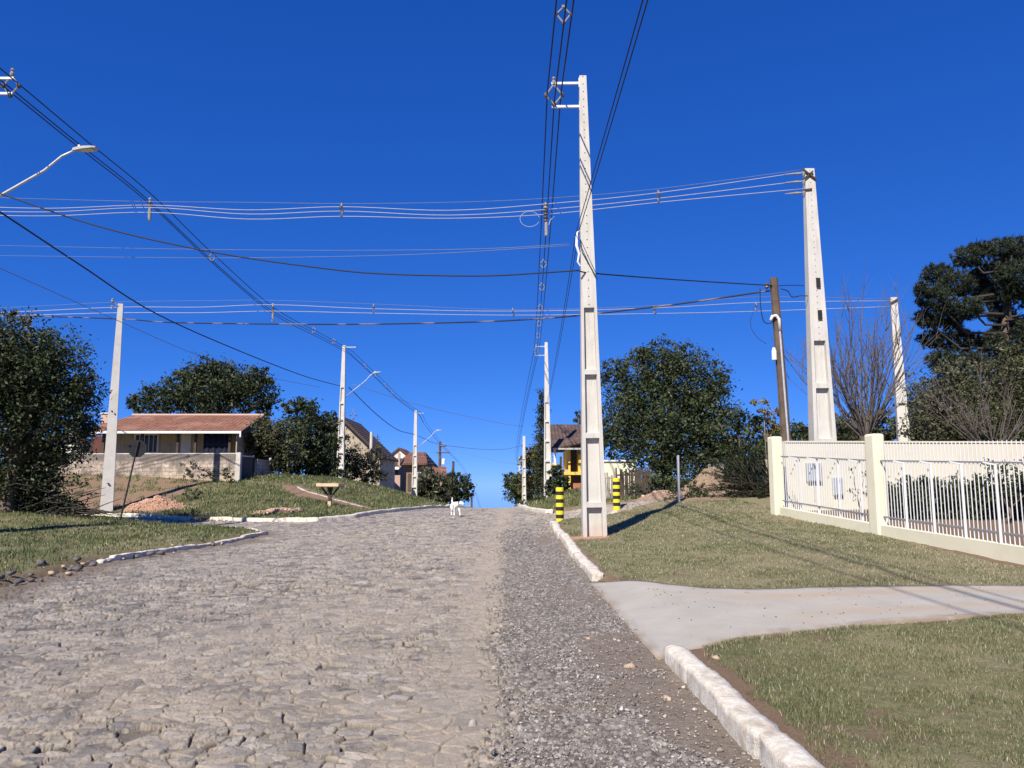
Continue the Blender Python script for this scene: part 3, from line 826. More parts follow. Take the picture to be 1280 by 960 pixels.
grass('grass', 'rough green grass on the bank beyond the left side street', 90000, (-24, -3.8), (26, 52), .03, .07, .0026, GRN, 1.5,
      lambda x, y: (sstep(-15.2, -17.0, x + (fbm(x * 2.2, y * 2.2, 33) - .5) * 2.5) * sstep(33, 35, y) * sstep(-30, -22, x + (fbm(x * .6, y * .6, 21) - .5) * 12) * np.clip(1.3 - 1.1 * sstep(.45, .62, fbm(x * 2.2, y * 2.2, 33)), 0, 1) < rng.random(len(x)) * .9)
      & (poly_sd([(-5.2, 30.6), (-7.3, 35), (-11.2, 41.5), (-12.4, 41.5), (-10.2, 36.5), (-6.0, 30.6)], x, y) > 0.0), 1.3)
grass('grass', 'rough grass on the right bank below the yellow house', 22000, (.8, 9), (28, 52), .04, .10, .003, GRN, 1.0, None, 1.3)
# ------------------------------------------------------------------ concrete poles
def lerp(a, b, t): return a + (b - a) * t
def pole_shaft(h, wb, wt, db, dt, panels):
    """tapered double-T pole: flanges, recessed web panels between ribs on both broad faces"""
    mb = MB(); b0 = -.35
    lv = sorted(set([b0, h] + [z for p in panels for z in p]))
    W_ = lambda z: lerp(wb, wt, max(0, z) / h) / 2
    D_ = lambda z: lerp(db, dt, max(0, z) / h) / 2
    for z0, z1 in zip(lv[:-1], lv[1:]):
        pan = any(abs(z0 - a) < 1e-6 and abs(z1 - b) < 1e-6 for a, b in panels)
        w0, w1, d0, d1 = W_(z0), W_(z1), D_(z0), D_(z1)
        for s in (-1, 1):
            mb.add([(s * w0, -d0, z0), (s * w0, d0, z0), (s * w1, d1, z1), (s * w1, -d1, z1)], [(0, 1, 2, 3)])
            y0, y1 = s * d0, s * d1
            if not pan:
                mb.add([(-w0, y0, z0), (w0, y0, z0), (w1, y1, z1), (-w1, y1, z1)], [(0, 1, 2, 3)]); continue
            f = .66; r0, r1 = y0 * .30, y1 * .30; q = .93
            a0, a1 = w0 * f, w1 * f
            for t in (-1, 1):
                mb.add([(t * w0, y0, z0), (t * a0, y0, z0), (t * a1, y1, z1), (t * w1, y1, z1)], [(0, 1, 2, 3)])
                mb.add([(t * a0, y0, z0), (t * a0 * q, r0, z0 + .03), (t * a1 * q, r1, z1), (t * a1, y1, z1)], [(0, 1, 2, 3)])
            mb.add([(-a0 * q, r0, z0 + .03), (a0 * q, r0, z0 + .03), (a1 * q, r1, z1), (-a1 * q, r1, z1)], [(0, 1, 2, 3)])
            mb.add([(-a0, y0, z0), (a0, y0, z0), (a0 * q, r0, z0 + .03), (-a0 * q, r0, z0 + .03)], [(0, 1, 2, 3)])
            mb.add([(-a1, y1, z1), (a1, y1, z1), (a1 * q, r1, z1), (-a1 * q, r1, z1)], [(0, 1, 2, 3)])
    w1, d1 = W_(h), D_(h)
    mb.add([(-w1, -d1, h), (w1, -d1, h), (w1, d1, h), (-w1, d1, h)], [(0, 1, 2, 3)])
    return mb

def cable_clamp(parent, c, s=1.0):
    """grey diamond frame that grips three cables, hung on a bracket"""
    mb = MB(); c = Vector(c)
    p = [c + Vector(k) * s for k in ((0, 0, .30), (-.2, 0, 0.02), (.2, 0, 0.02), (0, 0, -.24))]
    for a, b in ((0, 1), (0, 2), (1, 3), (2, 3)): mb.tube([p[a], p[b]], .022 * s, 6)
    mb.lathe([(.0, .0), (.045 * s, .02), (.055 * s, .08 * s), (.03 * s, .13 * s), (.055 * s, .17 * s), (.02, .22 * s)], p[0] - Vector((0, 0, .02)), 8)
    o = mb.build('cable_clamp', M['poly'], parent)
    for k in (1, 2, 3):
        MB().lathe([(.012, -.06), (.048, -.05), (.055, 0), (.048, .05), (.012, .06)], p[k], 8).build('insulator', M['porcelain'], o)
    return o

def lamp_arm(parent, a, tip, rise=.12):
    """street lamp: bent steel arm and flat lamp head, local coordinates"""
    a, tip = Vector(a), Vector(tip)
    d = tip - a
    pts = [a, a + d * .35, a + d * .7, a + d * .86 + Vector((0, 0, rise)), tip + Vector((0, 0, rise * .6))]
    o = MB().tube(pts, [.036, .034, .031, .029, .028], 8).build('lamp_arm', M['steel'], parent, smooth=True)
    dd = Vector((d.x, d.y, .04)).normalized(); n = Vector((-dd.y, dd.x, 0)); t = tip + Vector((0, 0, rise * .6))
    mb = MB()
    for i, (q, wd, up, dn) in enumerate(((-.10, .04, .04, -.035), (.0, .07, .055, -.04), (.16, .115, .06, -.04), (.40, .115, .045, -.03), (.50, .08, .025, -.02))):
        for sx, hz in ((-1, dn), (-1, up * .4), (-.5, up), (.5, up), (1, up * .4), (1, dn)):
            mb.v.append(tuple(t + dd * q + n * sx * wd + Vector((0, 0, hz + q * .06))))
        if i:
            for k in range(6):
                b = (i - 1) * 6; mb.f.append((b + k, b + (k + 1) % 6, b + 6 + (k + 1) % 6, b + 6 + k))
    mb.f += [tuple(range(6)), tuple(range(29, 23, -1))]
    h = mb.build('lamp_head', M['leaf_lamp'], parent)
    t2 = t + dd * .26 + Vector((0, 0, -.04 + .014))
    MB().bar(t2 - dd * .15 + Vector((0, 0, -.01)), t2 + dd * .15, .16, .02).build('lamp_lens', M['lamp_lens'], h)
    MB().lathe([(.035, .0), (.035, .05), (.015, .065)], t + dd * .05 + Vector((0, 0, .055)), 8).build('light_sensor', M['white_plastic'], h)

def concrete_pole(label, pos, h, wb=.5, wt=.17, db=.36, dt=.13, panel_top=.55, n_pan=4, rz=0, lean=0, mat='concrete', name='utility_pole', holes=True, panels=None, group='concrete utility poles'):
    t = thing(name, label, 'utility pole', pos, rz, group)
    t.rotation_euler = (0, lean, rz)
    if panels is None:
        zt = h * panel_top; st = zt / n_pan
        panels = [(i * st + (.05 if i else -.30), (i + 1) * st - .07) for i in range(n_pan)]
    pole_shaft(h, wb, wt, db, dt, panels).build('shaft', M[mat], t)
    return t

def bracket(t, h, side, zs, reach, wt, clamp=True):
    for z in zs:
        mb = MB().bar((side * wt * .3, 0, z), (side * (reach + .06), 0, z), .05, .06)
        mb.bar((side * wt * .45, -.02, z - .12), (side * wt * .45, -.02, z + .12), .06, .05)
        mb.build('bracket_arm', M['steel'], t)
    if clamp: cable_clamp(t, (side * reach, 0, sum(zs) / 2 - .02))

# the near pole on the right verge
bp = P(743, 675, 18.0)
zb = [P(735, v, 18.0).z - bp.z for v in (675, 634, 628, 548, 542, 469, 463, 386)]
main = concrete_pole('tall pale concrete pole standing by the kerb next to the black and yellow bollards', bp, P(727, 96, 18).z - bp.z, .56, .17, .40, .14, lean=-.012, mat='drilled_tall',
                     panels=[(-.3, zb[1]), (zb[2], zb[3]), (zb[4], zb[5]), (zb[6], zb[7])])
hm = P(727, 96, 18).z - bp.z
za, zc = P(710, 104, 18).z - bp.z, P(710, 133, 18).z - bp.z
bracket(main, hm, -1, (za, zc), .72, .17)
MB().tube([(-.16, -.05, 7.35), (-.24, -.1, 7.28), (-.26, -.12, 6.95), (-.20, -.1, 6.75), (-.24, -.1, 6.55), (-.18, -.1, 6.45)], [.012, .03, .035, .03, .022, .014], 8).build('cable_joint', M['white_plastic'], main)
MB().tube([(-.17, -.15, 7.1), (-.14, -.16, 6.8), (.22, -.16, 6.1)], .010, 5).build('stay_strap', M['wire'], main)

# right-hand end poles behind the cream wall
r1p = P(1033, 640, 24.0); r1p.z = gz(r1p.x, 24.0)
h1 = P(1014, 212, 24.0).z - r1p.z
zz = [P(1030, v, 24).z - r1p.z for v in (560, 553, 487, 480, 430, 424)]
r1 = concrete_pole('thick white concrete pole behind the left panel of the white fence', r1p, h1, .78, .30, .5, .22, mat='drilled_thick',
                   panels=[(-.3, zz[0]), (zz[1], zz[2]), (zz[3], zz[4])] if False else [(.2, P(0, 556, 24).z - r1p.z), (P(0, 549, 24).z - r1p.z, P(0, 486, 24).z - r1p.z), (P(0, 480, 24).z - r1p.z, P(0, 427, 24).z - r1p.z)])
MB().bar((-.25, -.16, h1 - .05), (.20, -.16, h1 - .42), .05, .05).build('bracket_arm', M['dark_timber'], r1)
MB().bar((-.25, -.16, h1 - .40), (.08, -.16, h1 - .12), .05, .05).build('bracket_arm', M['dark_timber'], r1)
MB().bar((-.25, -.14, h1 - .75), (.02, -.14, h1 - .72), .05, .05).build('bracket_arm', M['dark_timber'], r1)
for z in (h1 - .12, h1 - .40, h1 - .78):
    MB().tube([(-.18, 0, z), (-.35, 0, z - .02), (-.42, 0, z - .02), (-.8, 0, z - .05)], [.02, .04, .04, .015], 7).build('strain_insulator', M['poly'], r1)
for z in (P(0, 355, 24).z - r1p.z, P(0, 395, 24).z - r1p.z):
    MB().box(-.02, .10, -.24, -.19, z - .14, z + .14).build('clamp_plate', M['black_paint'], r1)
r2p = P(1136, 640, 40.0); r2p.z = gz(r2p.x, 40.0)
h2 = P(1120, 372, 40).z - r2p.z
r2b = concrete_pole('white concrete pole half hidden by trees behind the right fence panel', r2p, h2, .66, .32, .45, .24, panel_top=.45, n_pan=3, lean=-.006, rz=rad(-14), holes=False)
MB().bar((-.25, -.2, h2 - .35), (.2, -.2, h2 - .1), .06, .06).build('bracket_arm', M['dark_timber'], r2b)
MB().bar((-.3, 0, h2 - .15), (.1, 0, h2 - .13), .06, .06).build('bracket_arm', M['dark_timber'], r2b)

# further poles along the right verge
p = P(685, 626, 55.0)
rp2 = concrete_pole('slim concrete pole beside the dark cypress in front of the yellow house', p, P(679, 428, 55).z - p.z, .60, .2, .42, .16, lean=-.006, holes=False, panel_top=.62, n_pan=5)
hr2 = P(679, 428, 55).z - p.z
bracket(rp2, hr2, -1, (hr2 - .3, hr2 - .95), .72, .2)
x3, y3 = P(653, 600, 72).x, 72
rp3 = concrete_pole('far white concrete pole at the road crest beside the round green shrub', (x3 + .15, y3, gz(x3, y3)), P(653, 545, 72).z - gz(x3, y3), .42, .22, .38, .18, holes=False, n_pan=6, panel_top=.7)
x4, y4 = P(649.5, 600, 190).x, 190
concrete_pole('farthest pale pole just left of the far white pole at the crest', (x4, y4, gz(x4, y4)), P(649, 571, 190).z - gz(x4, y4), .6, .4, .42, .2, holes=False)

# left-hand poles
l1p = P(133, 641, 36.0)
l1h = P(151, 380, 36).z - l1p.z
l1 = concrete_pole('white concrete pole at the red rubble in front of the tiled house', l1p, l1h, .55, .22, .45, .2, panel_top=0.01, n_pan=1, rz=rad(24), panels=[], holes=False)
mb = MB(); mb.bar((-.1, -.1, l1h - .12), (-.34, -.2, l1h + .05), .05, .05); mb.build('bracket_arm', M['steel'], l1)
for z in (.1, -.25):
    MB().lathe([(.02, -.1), (.07, -.06), (.04, 0), (.07, .05), (.02, .1)], (-.34, -.2, l1h + z), 8).build('insulator', M['poly'], l1)
MB().lathe([(.0, -.02), (.05, -.02), (.05, .02), (.0, .02)], (0, -.26, 1.35), 8).build('number_plate', M['black_paint'], l1)

l2p = P(425, 607, 58.0)
l2h = P(435, 432, 58).z - l2p.z
l2 = concrete_pole('concrete street lamp pole on the grassy bank behind the wooden tray stand', l2p, l2h, .60, .22, .45, .2, holes=False, panel_top=.70, n_pan=6)
bracket(l2, l2h, 1, (l2h - .12,), .85, .24)
lamp_arm(l2, (.15, 0, P(0, 497, 58).z - l2p.z), (P(468, 466, 58).x - l2p.x, 0, P(0, 467, 58).z - l2p.z))
L3Y = 82.0
l3p = P(518, 622, L3Y)
l3h = P(521, 513, L3Y).z - l3p.z
l3 = concrete_pole('concrete street lamp pole beside the far brown houses', l3p, l3h, .60, .26, .45, .22, holes=False, panel_top=.6, n_pan=5)
bracket(l3, l3h, 1, (l3h - .3,), .8, .3)
lamp_arm(l3, (.2, 0, P(0, 560, L3Y).z - l3p.z), (P(546, 539, L3Y).x - l3p.x, 0, P(0, 539, L3Y).z - l3p.z))
# the pole just outside the left edge of the picture: its bracket and lamp reach into view
ax, ay = -13.7, 18.5
az = gz(ax, ay)
hA = P(0, 92, ay).z - az
pa = concrete_pole('concrete street lamp pole left of the corner lawn, its lamp arm reaching into the sky', (ax, ay, az), hA, .56, .18, .4, .14, mat='drilled_mid')
bracket(pa, hA, 1, (P(0, 98, ay).z - az, P(0, 117, ay).z - az), P(14, 106, ay).x - ax, .18)
lamp_arm(pa, (.1, 0, P(0, 268, ay).z - az), (P(96, 190, ay).x - ax, 0, P(96, 190, ay).z - az))

# transformer pole far down the road
tx, ty = P(549.5, 600, 130).x, 130
tz = gz(tx, ty); th = P(549, 552, 130).z - tz
tp = thing('transformer_pole', 'dark pole with two crossarms and a white transformer above the far trees', 'utility pole', (tx, ty, tz))
MB().tube([(0, 0, -.3), (0, 0, th)], [.3, .2], 8).build('shaft', M['rust_wood'], tp)
for zz_, x0, x1 in ((P(0, 566, 130).z - tz, -.6, 1.9 - .2), (P(0, 558, 130).z - tz, 0, 1.1)):
    a = MB().bar((x0, -.2, zz_), (x1, -.2, zz_), .14, .14).build('crossarm', M['dark_timber'], tp)
    for k in range(3):
        MB().lathe([(.03, 0), (.12, .1), (.06, .2), (.12, .3), (.04, .42)], (x0 + (x1 - x0) * (k + .5) / 3, -.2, zz_), 8).build('insulator', M['poly'], a)
zt_ = P(0, 577, 130).z - tz
tr_ = MB().lathe([(.0, -.45), (.28, -.45), (.3, -.3), (.3, .3), (.26, .42), (.1, .5)], (.65, -.25, zt_), 12).build('transformer', M['white_plastic'], tp)
MB().bar((0, -.1, zt_ + .1), (.5, -.2, zt_ + .1), .1, .1).build('hanger', M['dark_timber'], tp)

# leaning timber pole behind the corner of the wall
wp = P(988.5, 640, 23.6); wp.z = gz(wp.x, 23.6)
wt_ = P(967, 348, 23.6)
wo = thing('timber_pole', 'weathered brown timber pole leaning left beside the fence corner', 'utility pole', wp)
top = wt_ - wp
MB().tube([(0, 0, -.3), top * .5 + Vector((.02, 0, 0)), top], [.17, .15, .13], 10).build('shaft', M['rust_wood'], wo)
cd = [(top * q) + Vector((.02, -.19 + q * .05, 0)) for q in (.05, .3, .5, .7, .76)]
MB().tube(cd, .032, 7).build('conduit', M['steel'], wo)
cq = top * .76
MB().tube([cq + Vector((.02, -.16, 0)), cq + Vector((0, -.17, .35)), cq + Vector((-.09, -.18, .46)), cq + Vector((-.2, -.18, .44)), cq + Vector((-.26, -.18, .3))], .05, 8).build('conduit_elbow', M['white_plastic'], wo, smooth=True)
MB().lathe([(.04, -.2), (.075, -.18), (.075, .1), (.05, .14), (.05, .2)], top * .655 + Vector((-.2, -.12, 0)), 10).build('junction_pot', M['white_plastic'], wo)
ca = MB().bar(top * .965 + Vector((-.24, -.02, 0)), top * .965 + Vector((.05, -.1, 0)), .06, .06).build('bracket_arm', M['dark_timber'], wo)
MB().lathe([(.02, -.1), (.07, -.05), (.05, 0), (.07, .05), (.02, .1)], top * .965 + Vector((-.24, -.02, 0)), 8).build('insulator', M['porcelain'], ca)

# ------------------------------------------------------------------ cables
def smooth_pts(pts, k=7):
    pts = [Vector(p) for p in pts]; q = [pts[0] * 2 - pts[1]] + pts + [pts[-1] * 2 - pts[-2]]; out = []
    for i in range(1, len(q) - 2):
        p0, p1, p2, p3 = q[i - 1:i + 3]
        for j in range(k):
            t = j / k
            out.append(.5 * ((2 * p1) + (p2 - p0) * t + (2 * p0 - 5 * p1 + 4 * p2 - p3) * t * t + (3 * p1 - p0 - 3 * p2 + p3) * t ** 3))
    return out + [pts[-1]]
def span(att, sags, k=14):
    """hanging cable: parabola of the given sag between successive attachments"""
    out = []
    for a, b, s in zip(att[:-1], att[1:], sags):
        a, b = Vector(a), Vector(b)
        for j in range(k):
            t = j / k; p = a.lerp(b, t); p.z -= s * 4 * t * (1 - t); out.append(p)
    return out + [Vector(att[-1])]
def cable(label, pts, r, mat='wire', group=None, n=5):
    o = MB().tube(pts, r, n).build('power_cable', M[mat], smooth=True)
    return tag(o, label, 'cable', group)

def spacer(label, c, along='y', s=.85, group='spacers holding the cable bundles apart'):
    t = thing('cable_spacer', label, 'cable spacer', c, 0 if along == 'y' else rad(90), group)
    mb = MB()
    pp = [Vector(k) * s for k in ((0, 0, .22), (-.17, 0, .04), (.17, 0, .04), (0, 0, -.20))]
    for a, b in ((0, 1), (0, 2), (1, 3), (2, 3)): mb.tube([pp[a], pp[b]], .02 * s, 5)
    mb.build('frame', M['poly'], t)
    for k in range(4):
        MB().lathe([(.015, -.04 * s), (.042 * s, -.03 * s), (.042 * s, .03 * s), (.015, .04 * s)], pp[k], 7).build('clip', M['porcelain' if k else 'poly'], t)
    return t

OFF = [(-.17, .04), (.17, .04), (.0, -.20)]
NM = ['left upper', 'right upper', 'lowest']
gR = 'black cables along the right side of the road'
cR = [Vector((1.05, -19, 11.2)), main.matrix_basis @ Vector((-.72, 0, (za + zc) / 2)), Vector((P(671, 436, 55).x, 55, P(671, 436, 55).z)), P(646, 571, 120), P(649.3, 577, 190)]
for (ox, oz), nm in zip(OFF, NM):
    o_ = Vector((ox, 0, oz))
    a = span([cR[0] + o_, cR[1] + o_, cR[2] + o_], [.5, .55])
    mid = P(653, 522, 85); mid.y = 85
    b = smooth_pts([cR[2] + o_, mid + o_, cR[3] + o_ * .9, cR[4] + o_ * .7], 8)[1:]
    cable(f'{nm} of the three black cables passing the bracket of the tall near pole', a + b, .0175, 'wire', gR)
g_ = [0.845, 1.0]
def along_span(a, b, t, s):
    p = Vector(a).lerp(Vector(b), t); p.z -= s * 4 * t * (1 - t); return p
spacer('grey cable spacer on the right bundle at the very top above the tall pole', along_span(cR[0], cR[1], .905, .5))
for t_, nm in ((.36, 'first'), (.46, 'second'), (.58, 'third'), (.70, 'fourth'), (.82, 'fifth')):
    spacer(f'{nm} small spacer on the black bundle between the near pole and the cypress pole', along_span(cR[1], cR[2], t_, .55), 'y', .9)
# left bundle
A0, A1 = P(14, 106, ay), P(438, 440, 58)
A2, A3, A4 = P(525, 517, L3Y), P(553, 557, 130), P(601, 636, 230)
lp = [A0] + [on_plane(u, v, A0, A1) for u, v in ((100, 177), (185, 246), (265, 322), (342, 388), (400, 419))] + [A1]
lp2 = [A1] + [on_plane(u, v, A1, A2) for u, v in ((470, 470), (500, 499))] + [A2]
lp3 = [A2] + [on_plane(u, v, A2, A3) for u, v in ((534, 533),)] + [A3]
lp4 = [A3] + [on_plane(u, v, A3, A4) for u, v in ((576, 581), (592, 609))] + [A4]
bk = A0 + (A0 - lp[2]) ; bk.z = A0.z + .2
gL = 'black cables along the left side of the road'
for (ox, oz), nm in zip(OFF, NM):
    o_ = Vector((ox, 0, oz))
    pts = smooth_pts([q + o_ for q in [bk] + lp], 6) + smooth_pts([q + o_ for q in lp2], 5)[1:] + smooth_pts([q + o_ for q in lp3], 4)[1:] + smooth_pts([q + o_ for q in lp4], 5)[1:]
    cable(f'{nm} of the three black cables running down from the upper left corner', pts, .017, 'wire', gL)
spacer('small spacer on the left bundle below the street lamp, above the twisted cable', lp[3])
for (u, v), nm in (((392, 413), 'first'), ((417, 427), 'second')):
    spacer(f'{nm} spacer on the left bundle just before the lamp pole on the bank', on_plane(u, v, A0, A1), 'y', .9)
for (u, v), nm in (((456, 458), 'first'), ((468, 469), 'second'), ((481, 482), 'third'), ((490, 490), 'fourth')):
    spacer(f'{nm} tiny spacer on the left bundle between the two lamp poles', on_plane(u, v, A1, A2), 'y', .9)

def tie(label, c, s=1.0):
    """vertical insulator string with jumper loops where two lines cross"""
    t = thing('cable_junction', label, 'cable junction', c, 0, 'insulator ties where the cables cross')
    MB().tube([(0, 0, .45 * s), (0, 0, -.62 * s)], .022, 6).build('rod', M['steel'], t)
    for z in (.32, .10, -.12):
        MB().lathe([(.02, -.08), (.08 * s, -.06), (.05 * s, 0), (.09 * s, .05), (.03, .1)], (0, 0, z * s), 9).build('insulator', M['porcelain'] if z < .2 else M['poly'], t)
    MB().lathe([(.045, -.25), (.055, -.22), (.055, .2), (.03, .24)], (0.02, 0, -.42 * s), 9).build('fuse_tube', M['poly'], t)
    if s < 1: return t
    pts = [Vector((-.2 - .28 * (1 - math.cos(a)) * .5 - .35 * math.sin(a / 2) ** 2, 0, -.10 + .26 * math.sin(a))) for a in np.linspace(.2, 5.9, 18)]
    MB().tube(pts, .009, 5).build('jumper_loop', M['wire_alu'], t)
    MB().tube([(.28, 0, -.02), (.16, 0, -.12), (.1, 0, -.3)], .013, 5).build('jumper', M['wire_alu'], t)
    return t
tie('insulator tie with a looped jumper where the bright cables cross the right bundle', P(682, 270, 24))
tie('insulator tie where the bright upper cables cross the left bundle', P(187, 258, 24.4), .6)
tie('insulator tie where the lower bright cables cross the left bundle', P(341, 388, 37.8), .8)

# cables crossing the road, upper set
S1 = ((10, 24.0), (-20, 24.5))
xs1 = [-60, 60, 187, 310, 427, 560, 682, 823, 1004]
W1 = {'thin topmost': [245, 249, 252, 253, 254.5, 253, 248, 236, 212], 'upper': [257, 260.5, 256.5, 262.5, 258.5, 263, 255, 241, 215],
      'middle': [263, 265, 259.5, 267.7, 264, 269, 262, 248, 226], 'lower': [268, 270, 265.5, 274, 270.5, 273, 268, 253, 236]}
for k, vs in W1.items():
    cable(f'{k} of the bright cables crossing the sky from the thick white pole', smooth_pts([on_plane(u, v, *S1) for u, v in zip(xs1, vs)], 6), .009 if 'thin' in k else .0125, 'wire_thin' if 'thin' in k else 'wire_alu', 'bright cables of the upper crossing line')
S2 = ((P(1120, 372, 40).x, 40.0), (P(151, 380, 36).x, 36.0))
xs2 = [-80, 40, 151, 250, 342, 467, 640, 818, 950, 1117]
W2 = {'thin topmost': [388, 383, 377.5, 376, 375.5, 380, 387, 382, 371, 374], 'upper': [394, 389, 384, 384, 381, 386, 389, 385, 378, 376],
      'lower': [398, 394, 391, 391, 389, 391.5, 394, 392, 389, 383]}
for k, vs in W2.items():
    cable(f'{k} of the pale cables crossing the sky from the pole in the trees', smooth_pts([on_plane(u, v, *S2) for u, v in zip(xs2, vs)], 6), .011 if 'thin' in k else .016, 'wire_thin' if 'thin' in k else 'wire_alu', 'pale cables of the lower crossing line')
for u, v, nm, pl, s in ((427, 263, 'dark spacer on the upper crossing cables, left of the right bundle', S1, .95), (823, 246, 'dark spacer on the upper crossing cables, right of the tall pole', S1, .85),
                        (467, 386, 'spacer on the lower crossing cables, right of the lower left tie', S2, .95), (641, 391, 'spacer on the lower crossing cables, left of the right bundle', S2, .95),
                        (818, 388, 'spacer on the lower crossing cables, right of the tall pole', S2, .95), (945, 384, 'spacer on the lower crossing cables, left of the timber pole', S2, .95)):
    spacer(nm, on_plane(u, v, *pl), 'x', s)
WPX = (wt_.x, 23.6)
T1 = ((P(155, 398, 36).x, 36.0), WPX)
tl = P(40, 395, 40)
cable('twisted red and black cable from the rubble pole to the timber pole', smooth_pts([P(-40, 392, 44), tl] + [on_plane(u, v, *T1) for u, v in ((155, 399), (210, 403), (330, 405), (480, 405), (660, 399.5), (820, 383.5), (966, 363))], 6), .028, 'wire_twist')
cable('upper dark span of twisted cable between the tall pole and the timber pole', smooth_pts([on_plane(u, v, (1.9, 18), WPX) for u, v in ((724, 339), (745, 342), (850, 350), (966, 357))], 6), .018)
cable('dark span of twisted cable from the left edge to the tall pole', smooth_pts([on_plane(u, v, (ax, ay), (1.7, 18)) for u, v in ((-42, 228), (0, 242), (130, 285), (270, 316), (400, 335), (480, 342.5), (600, 345), (680, 341), (724, 338))], 6), .018)
PL3 = ((ax, ay), (l2p.x, 58))
cable('thick black cable sloping from the left edge down to the lamp pole on the bank', smooth_pts([on_plane(u, v, *PL3) for u, v in ((-40, 240), (0, 265), (100, 331), (195, 392), (300, 439), (380, 470), (425, 482.5))], 6), .026)
cable('black cable sagging between the two lamp poles on the left', smooth_pts([on_plane(u, v, (l2p.x + .3, 58), (l3p.x + .3, L3Y)) for u, v in ((436, 484), (462, 510), (483, 528), (500, 538.5), (518, 543))], 6), .032)
cable('faint thin wire from the left edge towards the tiled house', smooth_pts([on_plane(u, v, (ax, ay), (-14, 56)) for u, v in ((-30, 322), (60, 362), (150, 402), (250, 445), (330, 470), (400, 484))], 5), .012, 'wire_thin')
for lb, ends, pts, r in (
    ('uppermost thin wire crossing the far gap above the road', ((-14, 90), (4, 105)), ((440, 480), (509, 502), (564, 516), (629, 529.5), (654, 533)), .028),
    ('second thin wire crossing the far gap above the road', ((l3p.x, L3Y), (3, 110)), ((523, 545), (548, 555), (595, 561), (630, 561.5), (652, 557)), .028),
    ('lowest thin wire crossing the far gap above the road', ((tx, ty), (4, 120)), ((552, 558), (562, 561), (595, 570), (629, 578), (652, 580)), .03)):
    cable(lb, smooth_pts([on_plane(u, v, *ends) for u, v in pts], 5), r, 'wire_thin', 'thin wires over the far gap')
for lb, pts in (('upper faint wire crossing the middle of the sky', ((-40, 306), (200, 311), (420, 313), (600, 311), (712, 305))), ('lower faint wire crossing the middle of the sky', ((-40, 319), (200, 322), (330, 322), (520, 318), (712, 307)))):
    cable(lb, smooth_pts([on_plane(u, v, (-24, 26), (1.8, 18)) for u, v in pts], 5), .007, 'wire_thin', 'faint wires across the middle of the sky')
for dx, nm in ((-.03, 'left'), (.03, 'right')):
    q = P(684.5, 500, 55)
    cable(f'{nm} strand of the thin pair passing the face of the tall pole', span([(1.82 + dx, -19, 7.9), (1.56 + dx, 17.72, P(725, 290, 17.7).z), (q.x + dx, 55, q.z)], [.3, .35]), .0095, 'wire', 'thin pair of cables passing the tall pole')
q0, q1 = wt_ + Vector((.05, 0, -.25)), P(1005, 357, 24)
cable('short cable from the timber pole to the thick white pole', span([q0, q1], [-.02]), .013)
cable('drooping frayed cable between the timber pole and the thick white pole', smooth_pts([P(976, 361, 23.6), P(985, 364, 23.7), P(990, 371, 23.7), P(1000, 370, 23.8), P(1010, 370, 23.9)], 6), .016)
cable('looped black service cable hanging at the timber pole', smooth_pts([P(950, 360, 23.2), P(951, 385, 23.2), P(955, 402, 23.3), P(963, 404, 23.4), P(967, 399, 23.5), P(970, 391, 23.5)], 6), .014)
cable('thin dropped cable hanging left of the timber pole', smooth_pts([P(942, 388, 23.2), P(938, 405, 23.2), P(945, 420, 23.2), P(958, 430, 23.3)], 6), .007)
# ------------------------------------------------------------------ bollards
def bollard(label, pos):
    t = thing('bollard', label, 'bollard', pos, 0, 'striped bollards at the side street corner')
    H, r = 1.08, .125; n = 9
    for i in range(n):
        z0 = i * H / n - (.15 if i == 0 else 0); z1 = (i + 1) * H / n
        prof = [(r, z0), (r, z1)] if i < n - 1 else [(r, z0), (r, z1 - .015), (r - .015, z1), (0.001, z1)]
        mb = MB().lathe(prof, n=20)
        if i % 2 == 0: mb.build('yellow_band', M['yellow_paint'], t)
        else: mb.build('black_band', M['black_paint'], t)
    return t
p = P(700, 655, 24.5); bollard('yellow and black striped bollard at the kerb end left of the tall pole', (p.x, p.y, gz(p.x, p.y)))
p = P(771, 638, 27.0); bollard('yellow and black striped bollard on the grass right of the tall pole', (p.x, p.y, gz(p.x, p.y)))

# ------------------------------------------------------------------ stop sign seen from the back
p = P(149, 651, 25.0); p.z = gz(p.x, p.y)
t = thing('stop_sign', 'leaning octagonal road sign seen from its dark back', 'road sign', p, rad(18))
tp_ = P(167, 549, 25) - p
MB().tube([(0, 0, -.2), (tp_.length * math.sin(.165) * .98, 0, tp_.z * .98)], .026, 8).build('post', M['black_paint'], t)
cx_, cz_ = tp_.length * math.sin(.165) * .9, tp_.z * .885
oc = [(cx_ + .30 * math.cos(k * math.pi / 4 + math.pi / 8), .032, cz_ + .30 * math.sin(k * math.pi / 4 + math.pi / 8)) for k in range(8)]
MB().prism(oc, (0, 0, 0), (0, .012, 0)).build('sign_plate', M['sign_black'], t)
MB().bar((cx_ - .2, .028, cz_ + .1), (cx_ + .2, .028, cz_ + .1), .012, .03).build('cross_strap', M['black_paint'], t)

# thin grey post by the earth mound
p = P(849, 636, 26.2); p.z = gz(p.x, p.y)
q = P(847.5, 571, 26.2)
t = thing('grey_post', 'thin grey metal post in front of the earth mound', 'post', p)
MB().tube([(0, 0, -.2), (q.x - p.x, 0, q.z - p.z)], .045, 9).build('tube', M['steel'], t)
MB().lathe([(.05, 0), (.05, .03), (.02, .05)], (q.x - p.x, 0, q.z - p.z), 9).build('cap', M['steel'], t)
